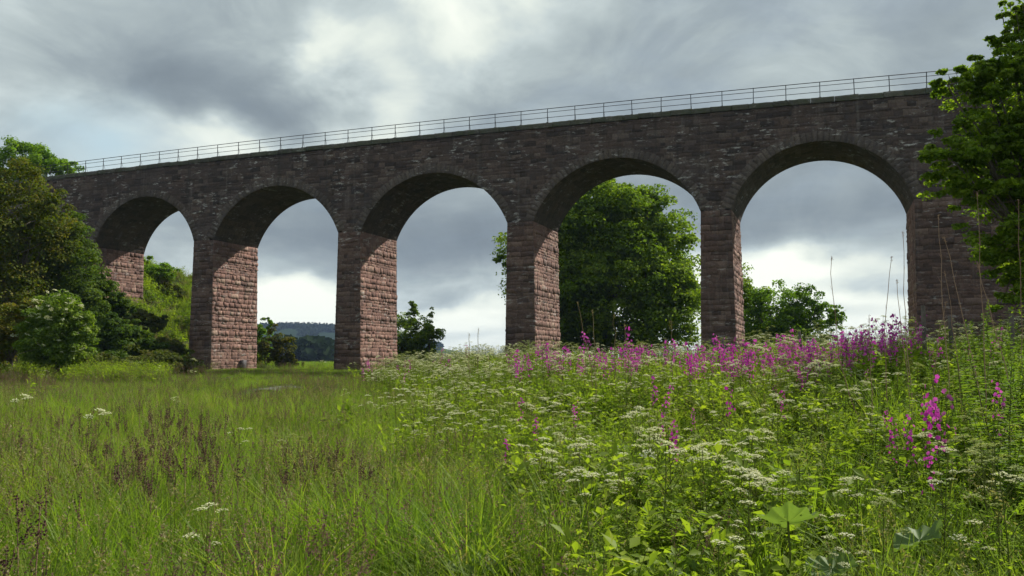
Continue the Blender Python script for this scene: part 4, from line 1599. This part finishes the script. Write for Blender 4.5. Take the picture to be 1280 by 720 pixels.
# ------------------------------------------------------------------ far country
def far_hill():
    mb = MB()
    n, m = 110, 26
    az = np.linspace(math.radians(-58), math.radians(24), n)      # from +Y, positive to the right
    rad = np.linspace(900, 2000, m)
    aa, rr = np.meshgrid(az, rad)
    prof = 52 * np.exp(-((np.degrees(aa) + 33) / 9) ** 2) + 40 * np.exp(-((np.degrees(aa) + 48) / 10) ** 2)
    prof = prof * (.9 + .2 * vnoise(np.degrees(aa) * 1.0, rr * .001, 2.5, 3))
    h = -7 + prof * sst(950, 1500, rr) + 3 * vnoise(np.degrees(aa), rr * .01, 1.1, 5) * sst(950, 1300, rr)
    x, y = np.sin(aa) * rr, np.cos(aa) * rr
    V = np.stack([x, y, h], -1).reshape(-1, 3)
    idx = np.arange(aa.size).reshape(aa.shape)
    F = np.stack([idx[:-1, :-1], idx[:-1, 1:], idx[1:, 1:], idx[1:, :-1]], -1).reshape(-1, 4)
    mb.add(V, F)
    mt, nt, N, Lk = newmat('far_fields')
    g = N.new('ShaderNodeNewGeometry')
    v = N.new('ShaderNodeTexVoronoi')
    v.inputs['Scale'].default_value = .007
    Lk.new(g.outputs['Position'], v.inputs['Vector'])
    c = ramp(N, Lk, v.outputs['Color'], [(.15, (.035, .06, .025)), (.4, (.09, .12, .045)), (.55, (.16, .14, .075)), (.75, (.05, .085, .03)), (1, (.13, .15, .06))])
    sx = N.new('ShaderNodeSeparateXYZ')
    Lk.new(g.outputs['Position'], sx.inputs[0])
    wood = ramp(N, Lk, math_(N, Lk, 'ADD', math_(N, Lk, 'MULTIPLY', sx.outputs['Z'], .02), noise(N, Lk, g.outputs['Position'], .008, 4)), [(.72, (0, 0, 0)), (.82, (1, 1, 1))])
    c = mixc(N, Lk, wood, c, (.02, .035, .018))
    b = N.new('ShaderNodeBsdfPrincipled')
    b.inputs['Roughness'].default_value = 1
    b.inputs['Specular IOR Level'].default_value = 0
    Lk.new(c, b.inputs[0])
    o = N.new('ShaderNodeOutputMaterial')
    Lk.new(b.outputs[0], o.inputs[0])
    ob = link('hills', mb.mesh('hills', [mt], smooth=True))
    tag(ob, kind='structure')
    # woods on the hill and in the valley, one mass each
    def wood_mass(name, pts, hs, mat, seed):
        r = np.random.default_rng(seed)
        w = MB()
        n = len(pts)
        for k in range(5):
            off = r.normal(0, .22, (n, 3)) * hs[:, None]
            off[:, 2] = hs * (.2 + .17 * k)
            sz = hs * (.62 - .08 * k)
            leaves(w, pts + off, r.normal(size=(n, 3)) * .6 + np.array([.1, -.9, .6]), sz, 0, r.random(n), aspect=.9, fold=.5, r=r)
            leaves(w, pts + off * .8, r.normal(size=(n, 3)) + np.array([0, -.3, .9]), sz, 0, r.random(n), aspect=.9, fold=.5, r=r)
        ob = link(name, w.mesh(name, [mat]))
        tag(ob, kind='stuff')
    mw = leaf_mat('far_wood_leaf', [(0, (.012, .022, .014)), (1, (.035, .055, .022))], .12, 0, obj_rand=0)
    a = np.radians(rng.uniform(-44, -25, 3600))
    q = rng.uniform(1240, 1620, 3600)
    prof = 52 * np.exp(-((np.degrees(a) + 33) / 9) ** 2) + 40 * np.exp(-((np.degrees(a) + 48) / 10) ** 2)
    hz = -7 + prof * sst(950, 1500, q) * .97
    keep = vnoise(np.degrees(a) * 2, q * .01, 2.0, 8) + sst(1300, 1480, q) * .6 > .55
    wood_mass('hill_woods', np.stack([np.sin(a) * q, np.cos(a) * q, hz], -1)[keep], rng.uniform(8, 15, 3600)[keep], mw, 51)
    a = np.radians(rng.uniform(-42, -31.6, 1500))
    q = rng.uniform(330, 560, 1500)
    x, y = np.sin(a) * q, np.cos(a) * q
    wood_mass('valley_woods', np.stack([x, y, G(x, y)], -1), rng.uniform(8, 13, 1500), mw, 52)
    # lone white farmhouse on the hillside
    p = at(379, 430, 1250)
    hs = empty('farmhouse', (p[0], p[1], p[2] - 6), .6)
    m_w, m_r = plain('white_render', (.7, .69, .66), .8), plain('slate_roof', (.12, .12, .13), .8)
    w = MB(); box(w, (-8, -3.5, -2), (8, 3.5, 5)); link('wall', w.mesh('wall', [m_w]), hs)
    rf = MB(); rf.add([(-8.4, -4, 5), (8.4, -4, 5), (8.4, 4, 5), (-8.4, 4, 5), (-8.4, 0, 8.5), (8.4, 0, 8.5)], [(0, 1, 5, 4), (2, 3, 4, 5)]); rf.add([(-8.4, -4, 5), (-8.4, 4, 5), (-8.4, 0, 8.5), (8.4, -4, 5), (8.4, 4, 5), (8.4, 0, 8.5)], [(0, 2, 1), (3, 4, 5)])
    ro = link('roof', rf.mesh('roof', [m_r]), hs)
    ch = MB(); box(ch, (-7.4, -.6, 7.4), (-6.2, .6, 10)); box(ch, (6.2, -.6, 7.4), (7.4, .6, 10)); link('chimney', ch.mesh('chimney', [m_w]), ro)
    for xx in (-5, 0, 5):
        wn = MB(); box(wn, (xx - .6, -3.56, 1.2), (xx + .6, -3.46, 3)); link('window', wn.mesh('window', [plain('dark_glass', (.03, .03, .035), .2)]), hs)
    tag(hs, 'tiny white farmhouse on the far hillside seen through the second arch', 'house')


far_hill()

# air between here and the hills
mb = MB()
box(mb, (-2560, -420, -40), (2540, 2290, 72))
hz, nt, N, Lk = newmat('air_haze')
pv = N.new('ShaderNodeVolumePrincipled')
pv.inputs['Color'].default_value = (.45, .62, 1, 1)
pv.inputs['Density'].default_value = .00013
o_ = N.new('ShaderNodeOutputMaterial')
Lk.new(pv.outputs[0], o_.inputs['Volume'])
HAZE = True
if HAZE:
    hob = link('haze', mb.mesh('haze', [hz]))
    tag(hob, kind='stuff')

# ------------------------------------------------------------------ sky and sun
SUN = np.array([.55, 1.0, 1.09])
SUN /= np.linalg.norm(SUN)
sun_el = math.asin(SUN[2])
sun_az = math.atan2(SUN[0], SUN[1])
ld = bpy.data.lights.new('sun', 'SUN')
ld.energy = 5.0
ld.angle = math.radians(.6)
ld.color = (1.0, .93, .82)
lo = bpy.data.objects.new('sun', ld)
COL.objects.link(lo)
lo.rotation_euler = Vector(SUN).to_track_quat('Z', 'Y').to_euler()
lo.location = (30, 60, 80)

world = bpy.data.worlds.new('World')
scene.world = world
world.use_nodes = True
nt = world.node_tree
N, Lk = nt.nodes, nt.links
N.clear()
sky = N.new('ShaderNodeTexSky')
sky.sky_type = 'NISHITA'
sky.sun_disc = False
sky.sun_elevation = sun_el
sky.sun_rotation = sun_az
tc = N.new('ShaderNodeTexCoord')
dirv = tc.outputs['Generated']
sep = N.new('ShaderNodeSeparateXYZ')
Lk.new(dirv, sep.inputs[0])
zc = math_(N, Lk, 'ADD', math_(N, Lk, 'MAXIMUM', sep.outputs['Z'], 0.0), .16)
cx = math_(N, Lk, 'DIVIDE', sep.outputs['X'], zc)
cy = math_(N, Lk, 'DIVIDE', sep.outputs['Y'], zc)
cmb = N.new('ShaderNodeCombineXYZ')
Lk.new(cx, cmb.inputs[0]); Lk.new(cy, cmb.inputs[1])
cmb.inputs[2].default_value = 3.7
n_big = noise(N, Lk, cmb.outputs[0], .85, 7, .52, .3)
n_fine = noise(N, Lk, cmb.outputs[0], 2.6, 7, .55, .2)
mpd = N.new('ShaderNodeMapping')
mpd.inputs['Scale'].default_value = (1, 1, 1.5)
Lk.new(dirv, mpd.inputs['Vector'])
n_bil = noise(N, Lk, mpd.outputs[0], 6.5, 9, .58, .5)
wn = N.new('ShaderNodeTexNoise')
wn.inputs['Scale'].default_value = 7.0
wn.inputs['Detail'].default_value = 5
Lk.new(mpd.outputs[0], wn.inputs['Vector'])
w1_ = N.new('ShaderNodeVectorMath'); w1_.operation = 'SUBTRACT'
Lk.new(wn.outputs['Color'], w1_.inputs[0]); w1_.inputs[1].default_value = (.5, .5, .5)
w2_ = N.new('ShaderNodeVectorMath'); w2_.operation = 'MULTIPLY'
Lk.new(w1_.outputs[0], w2_.inputs[0]); w2_.inputs[1].default_value = (.22, .22, .10)
w3_ = N.new('ShaderNodeVectorMath'); w3_.operation = 'ADD'
Lk.new(dirv, w3_.inputs[0]); Lk.new(w2_.outputs[0], w3_.inputs[1])
warped = w3_.outputs[0]


def dirpx(px, py):
    p = at(px, py, 100.0) - EYE
    return p / np.linalg.norm(p)


def blob(px, py, sx, amp, sy=None):
    """soft patch of the cloud sheet in a fixed sky direction; sx, sy in degrees"""
    d = Vector(dirpx(px, py))
    up = Vector((0, 0, 1))
    r = d.cross(up).normalized()
    v = r.cross(d).normalized()
    sy = sy or sx
    outs = []
    for ax, s in ((r, sx), (v, sy)):
        vm = N.new('ShaderNodeVectorMath')
        vm.operation = 'DOT_PRODUCT'
        Lk.new(warped, vm.inputs[0])
        vm.inputs[1].default_value = ax
        q = math_(N, Lk, 'DIVIDE', vm.outputs['Value'], math.radians(s))
        outs.append(math_(N, Lk, 'MULTIPLY', q, q))
    vm = N.new('ShaderNodeVectorMath')
    vm.operation = 'DOT_PRODUCT'
    Lk.new(dirv, vm.inputs[0])
    vm.inputs[1].default_value = d
    front = math_(N, Lk, 'GREATER_THAN', vm.outputs['Value'], 0.0)
    e = math_(N, Lk, 'POWER', 2.718, math_(N, Lk, 'MULTIPLY', math_(N, Lk, 'ADD', outs[0], outs[1]), -1.0))
    return math_(N, Lk, 'MULTIPLY', math_(N, Lk, 'MULTIPLY', e, front), amp)


# brightness field of the cloud sheet: broad noise, fine noise, known bright breaks and dark bellies
val = math_(N, Lk, 'ADD', math_(N, Lk, 'MULTIPLY', math_(N, Lk, 'SUBTRACT', n_big, .5), .70), math_(N, Lk, 'MULTIPLY', math_(N, Lk, 'SUBTRACT', n_fine, .5), .18))
val = math_(N, Lk, 'ADD', val, math_(N, Lk, 'MULTIPLY', math_(N, Lk, 'SUBTRACT', n_bil, .5), .62))
val = math_(N, Lk, 'ADD', val, .49)
for b in ((385, 45, 2.2, .24), (455, 100, 3.6, .24), (500, 150, 3.0, .12), (580, 25, 3.6, .24), (270, 150, 2.2, .12), (320, 172, 7, .30, 1.8), (270, 140, 3, .10, 2), (130, 165, 5, .16, 3.5), (690, 10, 5, .12), (20, 20, 6, .05),
          (140, 105, 9, -.24, 3.0), (300, 120, 7, -.22, 2.2), (960, 60, 12, -.14, 5), (700, 90, 9, -.07, 3), (500, 25, 3, -.05),
          (600, 300, 14, -.18, 3.0), (1000, 290, 14, -.16, 3.0), (380, 300, 9, -.10, 1.6),
          (1030, 385, 16, .50, 2.9), (590, 400, 9, .42, 2.6), (380, 395, 7, .44, 2.8), (990, 335, 5, .26, 1.6), (230, 372, 6, .35, 2.2), (1120, 330, 6, -.14, 1.2), (560, 372, 6, -.22, .7), (600, 408, 5, -.2, .45), (1060, 362, 6, -.24, .6), (1010, 398, 7, -.22, .5), (380, 345, 5, -.2, .8), (385, 398, 4, -.16, .4), (960, 345, 3, .2, 1.2)):
    val = math_(N, Lk, 'ADD', val, blob(*b))
ccol = ramp(N, Lk, val, [(.0, (.13, .16, .19)), (.24, (.195, .235, .262)), (.40, (.265, .312, .333)), (.52, (.355, .41, .418)), (.60, (.44, .50, .50)), (.72, (.60, .65, .60)), (.95, (.80, .83, .74))])
blue_gap = math_(N, Lk, 'ADD', blob(115, 190, 4.5, 1.0, 2.2), blob(70, 175, 3, .7, 1.2))
blue_gap = math_(N, Lk, 'MULTIPLY', blue_gap, .6, True)
ccol = mixc(N, Lk, blue_gap, ccol, (.40, .52, .57))
sm = N.new('ShaderNodeMix')
sm.data_type = 'RGBA'
cover = ramp(N, Lk, n_fine, [(.2, (.86, .86, .86)), (.5, (1, 1, 1))])
Lk.new(cover, sm.inputs[0])
Lk.new(sky.outputs[0], sm.inputs[6])
cbr = N.new('ShaderNodeVectorMath')
cbr.operation = 'SCALE'
Lk.new(ccol, cbr.inputs[0])
cbr.inputs['Scale'].default_value = 10.0
Lk.new(cbr.outputs[0], sm.inputs[7])
bg = N.new('ShaderNodeBackground')
bg.inputs['Strength'].default_value = 0.1
Lk.new(sm.outputs[2], bg.inputs[0])
wo = N.new('ShaderNodeOutputWorld')
Lk.new(bg.outputs[0], wo.inputs[0])

# ------------------------------------------------------------------ camera and render settings
cd = bpy.data.cameras.new('camera')
cd.sensor_width = 36
cd.lens = FPX / 1280 * 36
cd.clip_start = .05
cd.clip_end = 20000
cam = bpy.data.objects.new('camera', cd)
COL.objects.link(cam)
cam.location = tuple(EYE)
cam.rotation_euler = (PI / 2 + PITCH, 0, YAW)
scene.camera = cam
scene.view_settings.view_transform = 'Standard'
scene.view_settings.look = 'None'
scene.view_settings.exposure = 0.42
scene.view_settings.gamma = 1
scene.cycles.use_denoising = True
scene.cycles.max_bounces = 6
scene.cycles.diffuse_bounces = 3
scene.cycles.transmission_bounces = 4
scene.cycles.volume_bounces = 0
scene.cycles.transparent_max_bounces = 8
scene.cycles.use_adaptive_sampling = True
scene.cycles.adaptive_threshold = .02
